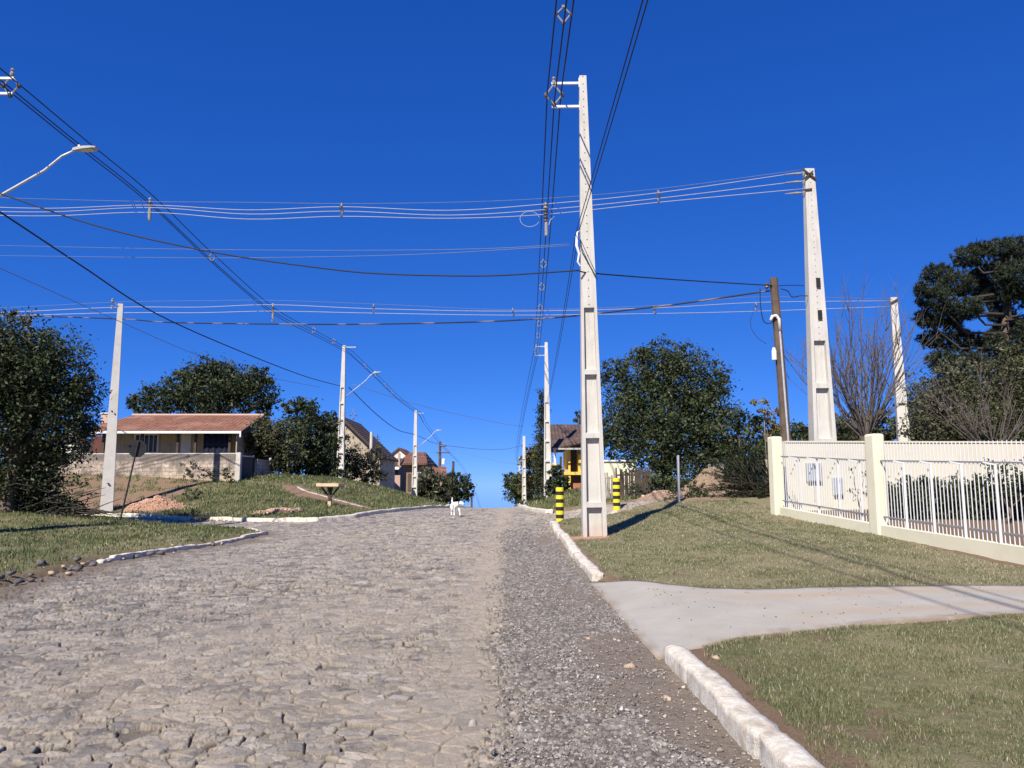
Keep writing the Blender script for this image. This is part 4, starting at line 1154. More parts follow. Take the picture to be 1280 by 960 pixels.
# white tv mast by the wooden gable
p = P(463, 600, 66); q = P(463.5, 540, 66)
t = thing('white_post', 'thin white post standing right of the wooden gable house', 'post', (p.x, 66, gz(p.x, 66)))
MB().tube([(0, 0, -.2), (0, 0, q.z - gz(p.x, 66))], [.17, .13], 8).build('tube', M['concrete'], t)
p = P(471.5, 600, 72)
t = thing('television_aerial', 'small television aerial on the dark roof right of the white post', 'aerial', P(471.5, 566, 72))
MB().tube([(0, 0, -.6), (0, 0, 1.7)], .035, 5).build('mast', M['dark_timber'], t)
for k in range(4):
    MB().tube([(-.35 + .04 * k, 0, .8 + .22 * k), (.35 - .04 * k, 0, .8 + .22 * k)], .025, 5).build('rod', M['dark_timber'], t)
for (u, v0, v1, Y, nm) in ((589.5, 619, 634, 150, 'thin dark far post right of the far round tree at the road crest'), (566.5, 578, 592, 120, 'dark chimney like post rising above the far round tree')):
    a, b = P(u, v0, Y), P(u, v1, Y)
    t = thing('far_post', nm, 'post', (a.x, Y, min(b.z, gz(a.x, Y))))
    MB().tube([(0, 0, -.5), (0, 0, a.z - min(b.z, gz(a.x, Y)))], .2, 7).build('tube', M['rust_wood'], t)
    MB().lathe([(.22, 0), (.22, .1), (.1, .2)], (0, 0, a.z - min(b.z, gz(a.x, Y))), 8).build('cap', M['dark_timber'], t)

# ------------------------------------------------------------------ wooden tray on a Y-braced post
p = P(412, 636, 31.0)
t = thing('wooden_stand', 'pale wooden tray on a single post with Y braces on the left bank', 'stand', p, rad(-8))
hb = P(412, 609, 31).z - p.z
MB().bar((0, 0, -.2), (0, 0, .30), .13).build('post', M['timber'], t)
MB().bar((0, 0, .30), (0, 0, hb), .11).build('upper_post', M['dark_timber'], t)
for s in (-1, 1):
    MB().bar((0, 0, .42), (s * .36, 0, hb), .06).build('brace', M['dark_timber'], t)
    MB().bar((0, 0, .5), (0, s * .25, hb), .05).build('brace', M['dark_timber'], t)
tray = MB().box(-.46, .46, -.33, .33, hb, hb + .03).build('tray', M['dark_timber'], t)
for y_ in (-.33, .31): MB().box(-.46, .46, y_, y_ + .025, hb + .032, hb + .155).build('side_board', M['timber'], tray)
for x_ in (-.46, .435): MB().box(x_, x_ + .025, -.303, .308, hb + .032, hb + .15).build('end_board', M['timber'], tray)

# ------------------------------------------------------------------ white railing fence on cream plinth
FA, FB, FC = Vector((7.29, 21.2, 0)), Vector((7.92, 16.85, 0)), Vector((8.64, 10.7, 0))
def fz(p): return gz(p.x, p.y) - .03
for q in (FA, FB, FC): q.z = fz(q)
org = tuple(FB)
fe = thing('railing_fence', 'white metal railing with cream posts and plinth along the right lawn', 'fence', FB)
def post(pp, sx, sy, h, nm='post'):
    mb = MB().box(-sx / 2, sx / 2, -sy / 2, sy / 2, -.35, h)
    o = mb.build(nm, M['cream'], fe, bevel=.05); o.location = pp - FB
    d = (FB - FA).normalized(); o.rotation_euler = (0, 0, math.atan2(d.y, d.x) + rad(90))
    return o
post(FA + Vector((-.02, .12, 0)), .30, .34, 2.16); post(FB, .27, .36, 2.20); post(FC, .27, .36, 2.2)
barmesh = None
def panel(A, B, sp, upright_at, side=1):
    d = B - A; L = d.length; u = d / L; nrm = Vector((-u.y, u.x, 0)).normalized()
    def at(s, z): q = A + u * s; return q + Vector((0, 0, z))
    hw = nrm * .09
    k = 8; mb = MB()
    for i in range(k):
        a, b = A + d * (i / k), A + d * ((i + 1) / k); za, zb_ = fz(a), fz(b)
        lo_a, lo_b = Vector((a.x, a.y, za - .3)), Vector((b.x, b.y, zb_ - .3)); ta, tb = Vector((a.x, a.y, lerp(A.z, B.z, i / k) + .25)), Vector((b.x, b.y, lerp(A.z, B.z, (i + 1) / k) + .25))
        mb.add([lo_a - hw, lo_b - hw, tb - hw, ta - hw, lo_a + hw, lo_b + hw, tb + hw, ta + hw], [(0, 1, 2, 3), (5, 4, 7, 6), (3, 2, 6, 7)])
    mb.build('plinth', M['cream'], fe, org)
    mb = MB()
    for z in (.43, 1.62): mb.bar(at(.02, z), at(L - .02, z), .03, .03)
    rl = mb.build('railing', M['shaded_rail_metal'], fe, org)
    n = int(L / sp); global barmesh
    for i in range(1, n):
        q = A + u * (i * sp)
        if barmesh is None:
            b0 = MB().tube([(0, 0, .24), (0, 0, 1.97), (0, 0, 2.0)], [.0095, .0095, .003], 7).build('bar', M['white_metal'], rl); barmesh = b0.data
        else:
            b0 = bpy.data.objects.new('bar', barmesh); col.objects.link(b0); b0.parent = rl
        b0.location = q - FB
    for s in upright_at:
        q = A + u * s + nrm * .03
        MB().bar(at(s, .24) - nrm * .03 * side, at(s, 1.60) - nrm * .03 * side, .045, .018).build('upright', M['white_metal'], rl, org)
        MB().bar(at(s, 1.58) - nrm * .025, at(s, 1.62) - nrm * .25, .02, .03).build('brace', M['white_metal'], rl, org)
panel(FA + (FB - FA).normalized() * .17, FB - (FB - FA).normalized() * .17, .105, (.9, 1.8, 2.7, 3.6), -1)
panel(FB + (FC - FB).normalized() * .17, FC - (FC - FB).normalized() * .17, .105, (.85, 1.7, 2.55, 3.4, 4.3, 5.2))

# cream boundary wall running right behind the railing
wA, wB = Vector((7.75, 22.0, 0)), Vector((26, 24.6, 0))
t = thing('boundary_wall', 'plain cream garden wall seen through the white railing', 'wall', (7.75, 22.0, .6))
def wallseg(A, B, z0f, z1f, th, name, mat, parent, k=6):
    mb = MB(); d = B - A; nrm = Vector((-d.y, d.x, 0)).normalized() * th / 2
    for i in range(k):
        a, b = A + d * (i / k), A + d * ((i + 1) / k)
        za, zb_, ta, tb = z0f(a), z0f(b), z1f(a), z1f(b)
        mb.hexa([(a.x - nrm.x, a.y - nrm.y, za), (b.x - nrm.x, b.y - nrm.y, zb_), (b.x + nrm.x, b.y + nrm.y, zb_), (a.x + nrm.x, a.y + nrm.y, za)],
                [(a.x - nrm.x, a.y - nrm.y, ta), (b.x - nrm.x, b.y - nrm.y, tb), (b.x + nrm.x, b.y + nrm.y, tb), (a.x + nrm.x, a.y + nrm.y, ta)])
    return mb.build(name, mat, parent, tuple(parent.location))
wallseg(wA, wB, lambda q: gz(q.x, q.y) - .3, lambda q: 2.70 + .006 * (q.x - 7), .16, 'wall', M['cream_wall'], t, 8)
wallseg(wA, wB, lambda q: 2.702 + .006 * (q.x - 7), lambda q: 2.75 + .006 * (q.x - 7), .22, 'coping', M['cream_wall'], t, 8)
for (u0, u1, v0, v1, nm) in ((1006, 1023, 579, 602, 'larger pale grey meter box on the cream wall behind the left railing'), (1039, 1050, 597, 619, 'smaller pale grey meter box low on the cream wall behind the left railing')):
    a, b = on_plane(u0, v1, wA, wB), on_plane(u1, v0, wA, wB)
    t = thing('meter_box', nm, 'meter box', ((a.x + b.x) / 2, (a.y + b.y) / 2 - .09, a.z), rad(8), 'meter boxes on the cream wall')
    w_, h_ = (b.x - a.x) / 2, b.z - a.z
    bx = MB().box(-w_, w_, -.10, .0, 0, h_).build('box', M['grey_box'], t, bevel=.01)
    MB().box(-w_ + .03, w_ - .03, -.112, -.102, .03, h_ - .03).build('door', M['grey_box'], t)
    MB().box(-.05, .05, -.118, -.1125, h_ * .68, h_ * .88).build('meter_window', M['glass'], t)
    MB().tube([(0, -.05, -.02), (0, -.05, -.5)], .02, 6).build('conduit', M['grey_box'], t)

# ------------------------------------------------------------------ vegetation builders
def leaf_cloud(blobs, n, size, seed, clump=.22, per=26, droop=0.0, long=1.0, inner=.25, gap=0.0):
    """leaf quads gathered in clumps over the blobs' shells; blobs: (centre, radii). Returns verts, faces, tones"""
    r = np.random.default_rng(seed)
    area = np.array([(b[1][0] * b[1][1] + b[1][0] * b[1][2] + b[1][1] * b[1][2]) for b in blobs]); area = area / area.sum()
    C, T = [], []
    for (c, rd), a in zip(blobs, area):
        m_ = max(2, int(n * a / per))
        d = r.normal(size=(m_, 3)); d /= np.linalg.norm(d, axis=1)[:, None]
        rr_ = np.where(r.random(m_) < inner, r.uniform(.25, .75, m_), r.uniform(.78, 1.10, m_)) * (1 + .16 * np.sin(d[:, 0] * 5 + seed) * np.cos(d[:, 2] * 6 + seed * 2))
        cc = np.array(c) + d * np.array(rd) * rr_[:, None]
        keep = r.random(m_) > gap
        cc = cc[keep]; m_ = len(cc)
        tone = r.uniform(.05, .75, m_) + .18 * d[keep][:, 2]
        cr = clump * np.mean(rd) * r.uniform(.5, 1.4, m_)
        k = np.maximum(3, (per * r.uniform(.5, 1.5, m_)).astype(int))
        idx = np.repeat(np.arange(m_), k)
        C.append(cc[idx] + r.normal(size=(len(idx), 3)) * cr[idx, None] * np.array([.62, .62, .5])); T.append(np.clip(tone[idx] + r.normal(0, .17, len(idx)), 0, 1))
    C = np.concatenate(C); T = np.concatenate(T); N = len(C)
    nrm = r.normal(size=(N, 3)) + np.array([0, -.2, .55]); nrm /= np.linalg.norm(nrm, axis=1)[:, None]
    a = r.normal(size=(N, 3)) + np.array([0, 0, -droop]); a -= nrm * (a * nrm).sum(1)[:, None]; a /= np.linalg.norm(a, axis=1)[:, None]
    b = np.cross(nrm, a)
    s = size * r.uniform(.6, 1.35, N)[:, None]
    V = np.stack([C - a * s * long, C + b * s * .46, C + a * s * long, C - b * s * .46], 1).reshape(-1, 3)
    i = np.arange(N) * 4
    return V, np.stack([i, i + 1, i + 2, i + 3], 1), np.repeat(T, 4)

def limb_tree(t, basep, blobs, r0, mat, seed, lean=.25, fork=.45):
    """trunk that forks into a limb for each blob"""
    rn = random.Random(seed)
    top = sum((Vector(b[0]) for b in blobs), Vector()) / len(blobs)
    hh = top.z - basep.z
    f = basep + Vector((top.x - basep.x, top.y - basep.y, 0)) * lean + Vector((0, 0, max(.3, hh * fork)))
    m1 = basep.lerp(f, .5) + Vector((rn.uniform(-.1, .1), rn.uniform(-.1, .1), 0))
    tk = MB().tube([basep - Vector((0, 0, .3)), basep + Vector((0, 0, .1)), m1, f], [r0 * 1.35, r0 * 1.1, r0 * .85, r0 * .7], 9).build('trunk', M[mat], t, tuple(basep), smooth=True)
    mb = MB()
    for c, rd in blobs:
        c = Vector(c); md = f.lerp(c, .5) + Vector((rn.uniform(-.1, .1), rn.uniform(-.1, .1), .12)) * rd[0]
        mb.tube([f - Vector((0, 0, .1)), md, c], [r0 * .55, r0 * .32, r0 * .1], 6)
        for _ in range(4):
            e = c + Vector((rn.uniform(-1, 1) * rd[0], rn.uniform(-1, 1) * rd[1], rn.uniform(-.5, 1) * rd[2])) * .85
            mb.tube([md.lerp(c, rn.uniform(.2, 1)), (c + e) / 2 + Vector((0, 0, .05)), e], [r0 * .22, r0 * .13, r0 * .04], 5)
    mb.build('limbs', M[mat], tk, tuple(basep), smooth=True)

def B(u, v, Y, ru, rv=None, depth=None):
    s = Y / 965.0; rv = rv or ru
    return (P(u, v, Y), (ru * s, (depth or (ru + rv) / 2) * s, rv * s))

def tree(name, label, cat, base_uvY, blobs, n, size, mat, seed, r0=.18, bark='bark', group=None, trunk=True, **kw):
    u, v, Y = base_uvY
    bp = P(u, v, Y); bp.z = gz(bp.x, bp.y) - .05
    t = thing(name, label, cat, bp, 0, group)
    if trunk: limb_tree(t, bp, blobs, r0, bark, seed)
    V, F, T = leaf_cloud(blobs, n, size, seed, **kw)
    np_mesh('crown' if trunk else 'foliage', V - np.array(bp), F, M[mat], t, attrs={'Tone': ('f', T)})
    return t

# trees and shrubs, near to far, left to right
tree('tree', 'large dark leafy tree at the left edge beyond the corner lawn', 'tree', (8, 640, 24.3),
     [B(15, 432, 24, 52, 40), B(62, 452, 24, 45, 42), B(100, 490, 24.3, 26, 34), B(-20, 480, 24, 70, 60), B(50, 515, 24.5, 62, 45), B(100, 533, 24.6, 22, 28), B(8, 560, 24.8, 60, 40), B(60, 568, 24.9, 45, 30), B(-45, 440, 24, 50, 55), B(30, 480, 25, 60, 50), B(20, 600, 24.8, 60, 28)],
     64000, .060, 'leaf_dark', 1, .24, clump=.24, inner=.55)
tree('bare_twigs', 'thin bare twigs rising out of the dark left tree', 'tree', (30, 640, 26), [B(34, 400, 25.5, 18, 14), B(12, 398, 25.5, 12, 12)], 130, .07, 'leaf_brown', 2, .05, 'pale_bark', long=1.6)
tree('tree', 'broad dark tree rising behind the tiled house', 'tree', (255, 600, 62),
     [B(262, 490, 62, 48, 36), B(300, 490, 62, 42, 30), B(212, 497, 62, 32, 22), B(180, 503, 62, 16, 20), B(332, 505, 62, 15, 17), B(270, 467, 62, 24, 14), B(318, 476, 62, 22, 18), B(240, 474, 62, 20, 14)],
     21000, .14, 'leaf_dark', 3, .4, inner=.4)
tree('tree', 'tall dark bushy tree right of the tiled house', 'tree', (372, 600, 52),
     [B(378, 525, 52, 26, 26), B(362, 560, 51, 34, 34), B(395, 555, 52, 28, 34), B(400, 585, 52, 26, 18), B(372, 508, 52, 15, 11), B(405, 530, 53, 14, 16)],
     12000, .12, 'leaf_dark', 4, .2, inner=.35)
tree('bush', 'round brownish bush against the gable of the tiled house', 'bush', (338, 604, 47.5),
     [B(338, 545, 47.5, 27, 22), B(325, 558, 47.5, 16, 16), B(350, 570, 47.5, 24, 24)], 6500, .10, 'leaf_olive', 5, .12, inner=.35)
tree('tree', 'small dark tree left of the lamp pole on the bank', 'tree', (412, 606, 60), [B(408, 562, 60, 20, 32), B(414, 530, 60, 10, 14), B(420, 588, 60, 16, 16), B(398, 575, 60, 16, 22), B(424, 560, 60, 8, 24)], 8000, .13, 'leaf_dark', 6, .12)
tree('bush', 'twiggy olive bush below the wooden gable right of the lamp pole', 'bush', (455, 604, 62), [B(452, 575, 62, 20, 20), B(468, 578, 62, 14, 18), B(440, 585, 62, 12, 14), B(474, 590, 62, 10, 12), B(450, 592, 62, 24, 14)], 6500, .10, 'leaf_grey', 7, .10, 'pale_bark', gap=.1)
tree('bush', 'low dark bush on the grassy left bank beside the road', 'bush', (497, 634, 44), [B(492, 628, 44, 12, 6), B(500, 630, 44, 6, 6)], 800, .07, 'leaf_grey', 8, trunk=False)
tree('tree', 'far weeping green tree at the left of the road crest', 'tree', (540, 640, 98), [B(540, 606, 98, 17, 20), B(530, 615, 98, 12, 16), B(552, 612, 98, 12, 18), B(543, 625, 98, 18, 9)], 5000, .19, 'leaf_grey', 9, .2, droop=1.2, long=1.5)
tree('tree', 'far round dark tree overhanging the road crest', 'tree', (570, 640, 108), [B(573, 608, 108, 16, 15), B(583, 612, 108, 9, 12), B(562, 618, 108, 13, 15), B(568, 598, 108, 9, 7)], 5200, .19, 'leaf_dark', 10, .25, inner=.35)
tree('shrub', 'round green shrub on the right of the road crest', 'shrub', (645, 640, 108), [B(645, 610, 108, 14, 17), B(640, 602, 108, 10, 10), B(652, 618, 108, 10, 12)], 4200, .18, 'leaf_mid', 11, .2, inner=.35)
tree('tree', 'yellow green leafy tree left of the slim pole by the cypress', 'tree', (664, 640, 74), [B(666, 590, 74, 15, 26), B(660, 570, 74, 10, 16), B(674, 570, 74, 9, 24), B(662, 612, 74, 14, 14), B(676, 600, 74, 9, 20)], 7000, .13, 'leaf_yellow', 12, .2, inner=.35)
tree('cypress', 'narrow dark cypress behind the slim pole in front of the yellow house', 'tree', (677, 630, 68),
     [B(676.5, 500, 68, 2.6, 16, 3), B(677, 520, 68, 4, 18, 4), B(677, 545, 68, 5, 22, 5), B(678, 575, 68, 6.5, 26, 6), B(678, 605, 68, 7.5, 22, 7)], 6000, .09, 'leaf_cypress', 13, .14, clump=.5, inner=.3, droop=-1.5, long=1.3)
tree('bush', 'dark flowering bush between the slim pole and the striped bollard', 'bush', (699, 625, 50), [B(698, 606, 50, 14, 13), B(690, 612, 50, 9, 9), B(708, 612, 50, 7, 9), B(693, 590, 50, 8, 9)], 3200, .10, 'leaf_dark', 14, .08)
tree('shrub', 'low green weeds along the right verge below the slim pole', 'shrub', (664, 632, 50), [B(660, 628, 50, 10, 4), B(674, 624, 48, 10, 5), B(685, 632, 44, 12, 4)], 1500, .07, 'leaf_mid', 15, trunk=False)
tree('tree', 'dark tree top showing left of the tall pole above the brown roof', 'tree', (724, 600, 76), [B(724, 521, 76, 8, 8), B(738, 516, 76, 9, 12), B(731, 540, 76, 10, 10)], 1600, .15, 'leaf_dark', 16, .2)
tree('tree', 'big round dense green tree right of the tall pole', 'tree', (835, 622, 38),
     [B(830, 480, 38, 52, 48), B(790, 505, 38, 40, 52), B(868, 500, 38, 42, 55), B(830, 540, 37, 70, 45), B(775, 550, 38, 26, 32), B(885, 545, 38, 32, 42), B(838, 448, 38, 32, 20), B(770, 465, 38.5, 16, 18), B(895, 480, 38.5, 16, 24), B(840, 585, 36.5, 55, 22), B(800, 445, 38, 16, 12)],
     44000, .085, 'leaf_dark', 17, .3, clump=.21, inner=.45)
tree('tree', 'loose dark tree between the big round tree and the timber pole', 'tree', (925, 620, 35),
     [B(925, 522, 35, 18, 20), B(950, 530, 35, 20, 22), B(905, 540, 35, 20, 26), B(940, 560, 35, 28, 24), B(912, 575, 35, 22, 22)], 5600, .085, 'leaf_dark', 18, .13, 'bark', clump=.34, gap=.3, inner=.3)
tree('tree', 'thin yellow leaved branches just left of the timber pole', 'tree', (958, 620, 34), [B(955, 508, 34, 14, 12), B(968, 522, 34, 9, 14), B(962, 545, 34, 14, 14)], 700, .08, 'leaf_yellow', 181, .07, 'pale_bark', gap=.2, inner=.2)
tree('tree', 'dark broad tree low behind the loose dark tree', 'tree', (930, 620, 40), [B(925, 570, 40, 40, 30), B(965, 575, 40, 30, 26), B(900, 590, 40, 24, 22)], 7000, .11, 'leaf_dark', 19, .2, inner=.4)
# drooping feathery shrub at the fence corner
bp = P(945, 632, 27.3); bp.z = gz(bp.x, bp.y)
t = thing('feathery_shrub', 'dark feathery drooping shrub at the fence corner beside the earth mound', 'shrub', bp)
r_ = np.random.default_rng(5); Vs, Fs_, Ts = [], [], []; b_ = 0; mb = MB()
for i in range(130):
    a = r_.uniform(-2.6, .4); L = r_.uniform(.9, 2.2); el = r_.uniform(.1, 1.15)
    st = bp + Vector((r_.uniform(-.3, .9), r_.uniform(-.3, .4), r_.uniform(0, .2)))
    hd = Vector((math.cos(math.pi - a * .5) * .8 + r_.uniform(-.5, .3), r_.uniform(-.6, .4), 0)).normalized()
    pts = [st + hd * (L * s_ * math.cos(el)) + Vector((0, 0, L * (s_ * math.sin(el) * 1.2 - .28 * s_ * s_))) for s_ in (0, .3, .6, .85, 1)]
    mb.tube(pts, [.018, .014, .01, .006, .003], 4)
    k = 90
    for s_ in r_.random(k) ** .8:
        j = min(3, int(s_ * 4)); q = pts[j].lerp(pts[j + 1], s_ * 4 - j); d = (pts[j + 1] - pts[j]).normalized()
        dr = (d * .8 + Vector(r_.normal(size=3)) * .45).normalized() * r_.uniform(.08, .17); sd = dr.cross(Vector(r_.normal(size=3))).normalized() * .012
        Vs += [q - sd, q + sd, q + dr]; Fs_.append((b_, b_ + 1, b_ + 2)); b_ += 3; Ts += [r_.random() * .7] * 3
mb.build('stems', M['bark'], t, tuple(bp))
np_mesh('foliage', np.array([list(v) for v in Vs]) - np.array(bp), np.array(Fs_), M['leaf_blue'], t, attrs={'Tone': ('f', np.array(Ts))})

# hedge and leafy branch inside the yard
tree('hedge', 'dark clipped hedge in the yard behind the right railing panel', 'hedge', (1175, 650, 19.6), [B(u, 630 + 5 * math.sin(u), 19.8 - (u - 1110) * .002, 19, 30, 18) for u in range(1112, 1300, 16)], 26000, .055, 'leaf_dark', 21, trunk=False, inner=.5)
tree('shrub', 'taller speckled shrub at the right end of the yard hedge', 'shrub', (1255, 650, 18.5), [B(1250, 600, 18.5, 22, 26), B(1278, 598, 18.5, 24, 30), B(1300, 610, 18.5, 30, 30)], 2600, .05, 'leaf_dark', 22, .05, gap=.2)
tree('shrub', 'thin leafless shrub in the yard beside the middle cream post', 'shrub', (1075, 650, 20.2), [B(1078, 605, 20.2, 12, 26), B(1066, 600, 20.4, 10, 20)], 260, .035, 'leaf_brown', 23, .03, 'bark')

# woodland behind the wall
gW = 'trees behind the cream wall'
tree('tree', 'low dark tree line tree between the thick white pole and the timber pole', 'tree', (1000, 600, 60), [B(990, 545, 60, 30, 16), B(1020, 548, 60, 30, 15), B(1050, 545, 60, 25, 18), B(1075, 538, 60, 22, 20)], 5000, .16, 'leaf_dark', 24, .25, group=gW, inner=.35)
tree('tree', 'small dark tree behind the base of the bare tree', 'tree', (1060, 600, 44), [B(1062, 535, 44, 22, 20), B(1095, 535, 44, 25, 22), B(1110, 548, 44, 20, 14)], 3800, .11, 'leaf_olive', 25, .2, group=gW, inner=.35)
tree('tree', 'greyish bushy tree right of the half hidden white pole', 'tree', (1180, 600, 36), [B(1175, 500, 36, 34, 36), B(1160, 535, 36, 30, 28), B(1205, 525, 36, 38, 34), B(1195, 470, 36, 24, 24)], 15000, .08, 'leaf_grey', 26, .16, 'pale_bark', group=gW, inner=.4)
tree('tree', 'dark twiggy bushy tree at the right edge below the araucaria', 'tree', (1255, 600, 34), [B(1250, 490, 34, 40, 40), B(1240, 530, 33.5, 45, 32), B(1285, 510, 34, 40, 48), B(1275, 455, 34, 32, 26), B(1300, 470, 34, 30, 50)], 20000, .075, 'leaf_olive', 27, .18, 'pale_bark', group=gW)
tree('tree', 'dark background tree filling the gap behind the greyish tree', 'tree', (1190, 600, 48), [B(1160, 520, 48, 40, 40), B(1210, 500, 48, 44, 44), B(1260, 510, 48, 44, 44), B(1225, 540, 47, 70, 26), B(1145, 545, 48, 28, 20)], 9000, .12, 'leaf_dark', 28, .25, group=gW, inner=.4)

tree('tree', 'large dark background tree at the right edge behind the araucaria', 'tree', (1240, 600, 56), [B(1165, 500, 56, 36, 40), B(1220, 470, 56, 45, 45), B(1275, 470, 56, 45, 50), B(1200, 530, 56, 60, 34), B(1270, 530, 56, 55, 34), B(1150, 540, 56, 30, 24)], 13000, .14, 'leaf_dark', 281, .3, group=gW, inner=.5)

# araucaria: straight trunk, upcurved arms, needle tufts at their tips
Y = 44.0
bp = P(1252, 600, Y); bp.z = gz(bp.x, Y)
t = thing('araucaria', 'tall umbrella shaped araucaria pine at the right edge', 'tree', bp, 0)
tp0 = P(1258, 318, Y + .5)
MB().tube([bp - Vector((0, 0, .3)), bp.lerp(tp0, .5), tp0], [.27, .23, .14], 10).build('trunk', M['bark'], t, tuple(bp), smooth=True)
tufts = [(1172, 345, 24, 17), (1210, 322, 22, 15), (1250, 312, 26, 14), (1285, 318, 28, 18), (1168, 375, 24, 18), (1195, 355, 24, 18), (1232, 345, 26, 20), (1270, 345, 28, 20), (1155, 400, 14, 12), (1185, 398, 26, 18), (1210, 385, 20, 16), (1165, 425, 20, 12),
         (1245, 372, 22, 14), (1290, 370, 24, 20), (1200, 425, 26, 16), (1178, 450, 22, 14), (1262, 408, 22, 16), (1290, 415, 20, 20), (1240, 430, 22, 14), (1215, 450, 18, 12), (1310, 345, 26, 22), (1150, 360, 10, 10), (1222, 310, 14, 9), (1265, 304, 18, 8), (1256, 335, 18, 16), (1252, 392, 18, 14), (1262, 365, 16, 16), (1248, 420, 18, 12), (1275, 440, 22, 14), (1225, 365, 16, 13)]
mb = MB(); Vs, Fs_, Ts = [], [], []; off = 0
rr_ = np.random.default_rng(77)
for i, (u, v, ru, rv) in enumerate(tufts):
    c = P(u, v, Y + rr_.uniform(-3.0, 3.0)); s_ = Y / 965
    zt_ = c.z - rr_.uniform(.5, 1.6) - .25 * abs(u - 1255) * s_ * .3
    q = Vector((lerp(bp.x, tp0.x, .8), Y + .3, min(zt_, tp0.z - .4)))
    mid = q.lerp(c, .6); mid.z = min(q.z, c.z) - .15
    mb.tube([q, mid, c.lerp(mid, .25), c], [.09, .07, .05, .02], 5)
    for k in range(9):
        e = c + Vector(rr_.normal(size=3)) * ru * s_ * .5; e.z = c.z + abs(e.z - c.z) * .6
        mb.tube([c.lerp(mid, .5), c.lerp(e, .5) - Vector((0, 0, .08)), e], [.035, .025, .012], 4)
    n_ = int(3000 * ru * rv / 400)
    # needle sprays: short spiky triangles on many twig balls
    m_ = max(8, int(n_ * 1.7) // 20); d = rr_.normal(size=(m_, 3)); d /= np.linalg.norm(d, axis=1)[:, None]
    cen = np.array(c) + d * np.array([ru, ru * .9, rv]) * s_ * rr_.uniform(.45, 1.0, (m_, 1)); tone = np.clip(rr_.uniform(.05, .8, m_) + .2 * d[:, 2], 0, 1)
    cen = np.repeat(cen, 20, 0); tone = np.repeat(tone, 20); dd_ = rr_.normal(size=(len(cen), 3)) + np.array([0, 0, .4]); dd_ /= np.linalg.norm(dd_, axis=1)[:, None]
    L_ = rr_.uniform(.13, .30, (len(cen), 1)); sd = np.cross(dd_, rr_.normal(size=(len(cen), 3))); sd /= np.linalg.norm(sd, axis=1)[:, None]
    V = np.stack([cen - sd * .022, cen + sd * .022, cen + dd_ * L_], 1).reshape(-1, 3)
    f = np.arange(len(cen))[:, None] * 3 + np.array([[0, 1, 2]]) + off; off += len(V)
    Vs.append(V); Fs_.append(f); Ts.append(np.repeat(tone, 3))
for k in range(16):
    q = Vector((lerp(bp.x, tp0.x, .6), Y, lerp(bp.z, tp0.z, rr_.uniform(.45, .8)))); e = q + Vector((rr_.uniform(-3.6, 3), rr_.uniform(-2, 2), rr_.uniform(-.6, .6)))
    mb.tube([q, q.lerp(e, .5) - Vector((0, 0, .2)), e], [.06, .04, .015], 4)
mb.build('limbs', M['dead_wood'], t, tuple(bp))
np_mesh('crown', np.concatenate(Vs) - np.array(bp), np.concatenate(Fs_), M['leaf_blue'], t, attrs={'Tone': ('f', np.concatenate(Ts))})

# leafless tree
M['twig_bark'] = weathered('grey_twig_bark', (.115, .098, .088), .3, 6, .95, .3)
bp = P(1086, 600, 25.5); bp.z = gz(bp.x, bp.y)
t = thing('bare_tree', 'leafless tree with many upright thin branches beside the thick white pole', 'tree', bp)
rb = random.Random(42)
hk = P(1086, 548, 25.5).z
MB().tube([bp - Vector((0, 0, .3)), (bp.x + .05, bp.y, hk - .2), (bp.x, bp.y, hk + .1)], [.24, .20, .22], 9).build('trunk', M['bark'], t, tuple(bp), smooth=True)
mb = MB()
def branch(p, d, L, r, depth):
    pts = [p]; dd = d.copy()
    for i in range(5):
        dd = (dd + Vector((rb.uniform(-.13, .13), rb.uniform(-.13, .13), rb.uniform(-.03, .10)))).normalized(); pts.append(pts[-1] + dd * L / 5)
    mb.tube(pts, [r * (1 - .15 * i) for i in range(6)], 5, cap=False)
    if depth > 0:
        for _ in range(rb.randint(3, 5)):
            i = rb.randint(1, 4); a = Vector((rb.uniform(-1, 1), rb.uniform(-1, 1), rb.uniform(-.1, .6))).normalized()
            branch(pts[i], (dd * 1.0 + a * .62).normalized(), L * rb.uniform(.35, .62), r * .5, depth - 1)
for i in range(34):
    a = i * 2.4 + rb.uniform(-.2, .2); sp = rb.uniform(.1, .5) if i % 3 else rb.uniform(.55, 1.05)
    branch(Vector((bp.x + .1 * math.cos(a), bp.y + .1 * math.sin(a), hk)), Vector((math.cos(a) * sp, math.sin(a) * sp, 1)).normalized(), rb.uniform(2.6, 4.5), .030, 2)
mb.build('branches', M['twig_bark'], t, tuple(bp))
V, F, T = leaf_cloud([((bp.x, bp.y, hk + .05), (.7, .5, .35)), ((bp.x + .6, bp.y, hk + .3), (.5, .4, .3))], 200, .045, 99)
np_mesh('foliage', V - np.array(bp), F, M['leaf_dark'], t, attrs={'Tone': ('f', T)})

# tangle of leafless branches in front of the right-hand trees
bp = P(1245, 600, 29); bp.z = gz(bp.x, bp.y)
t = thing('bare_tree', 'spreading tangle of grey leafless branches at the right edge behind the cream wall', 'tree', bp)
MB().tube([bp - Vector((0, 0, .3)), bp + Vector((.05, 0, .9)), bp + Vector((0, 0, 1.5))], [.2, .17, .16], 8).build('trunk', M['bark'], t, tuple(bp), smooth=True)
mb = MB(); rb = random.Random(8)
for i in range(15):
    a = i * 2.4 + rb.uniform(-.3, .3); sp = rb.uniform(.3, 1.5)
    branch(bp + Vector((0, 0, 1.4)), Vector((math.cos(a) * sp, math.sin(a) * sp * .5, 1)).normalized(), rb.uniform(2.2, 3.6), .030, 2)
mb.build('branches', M['twig_bark'], t, tuple(bp))

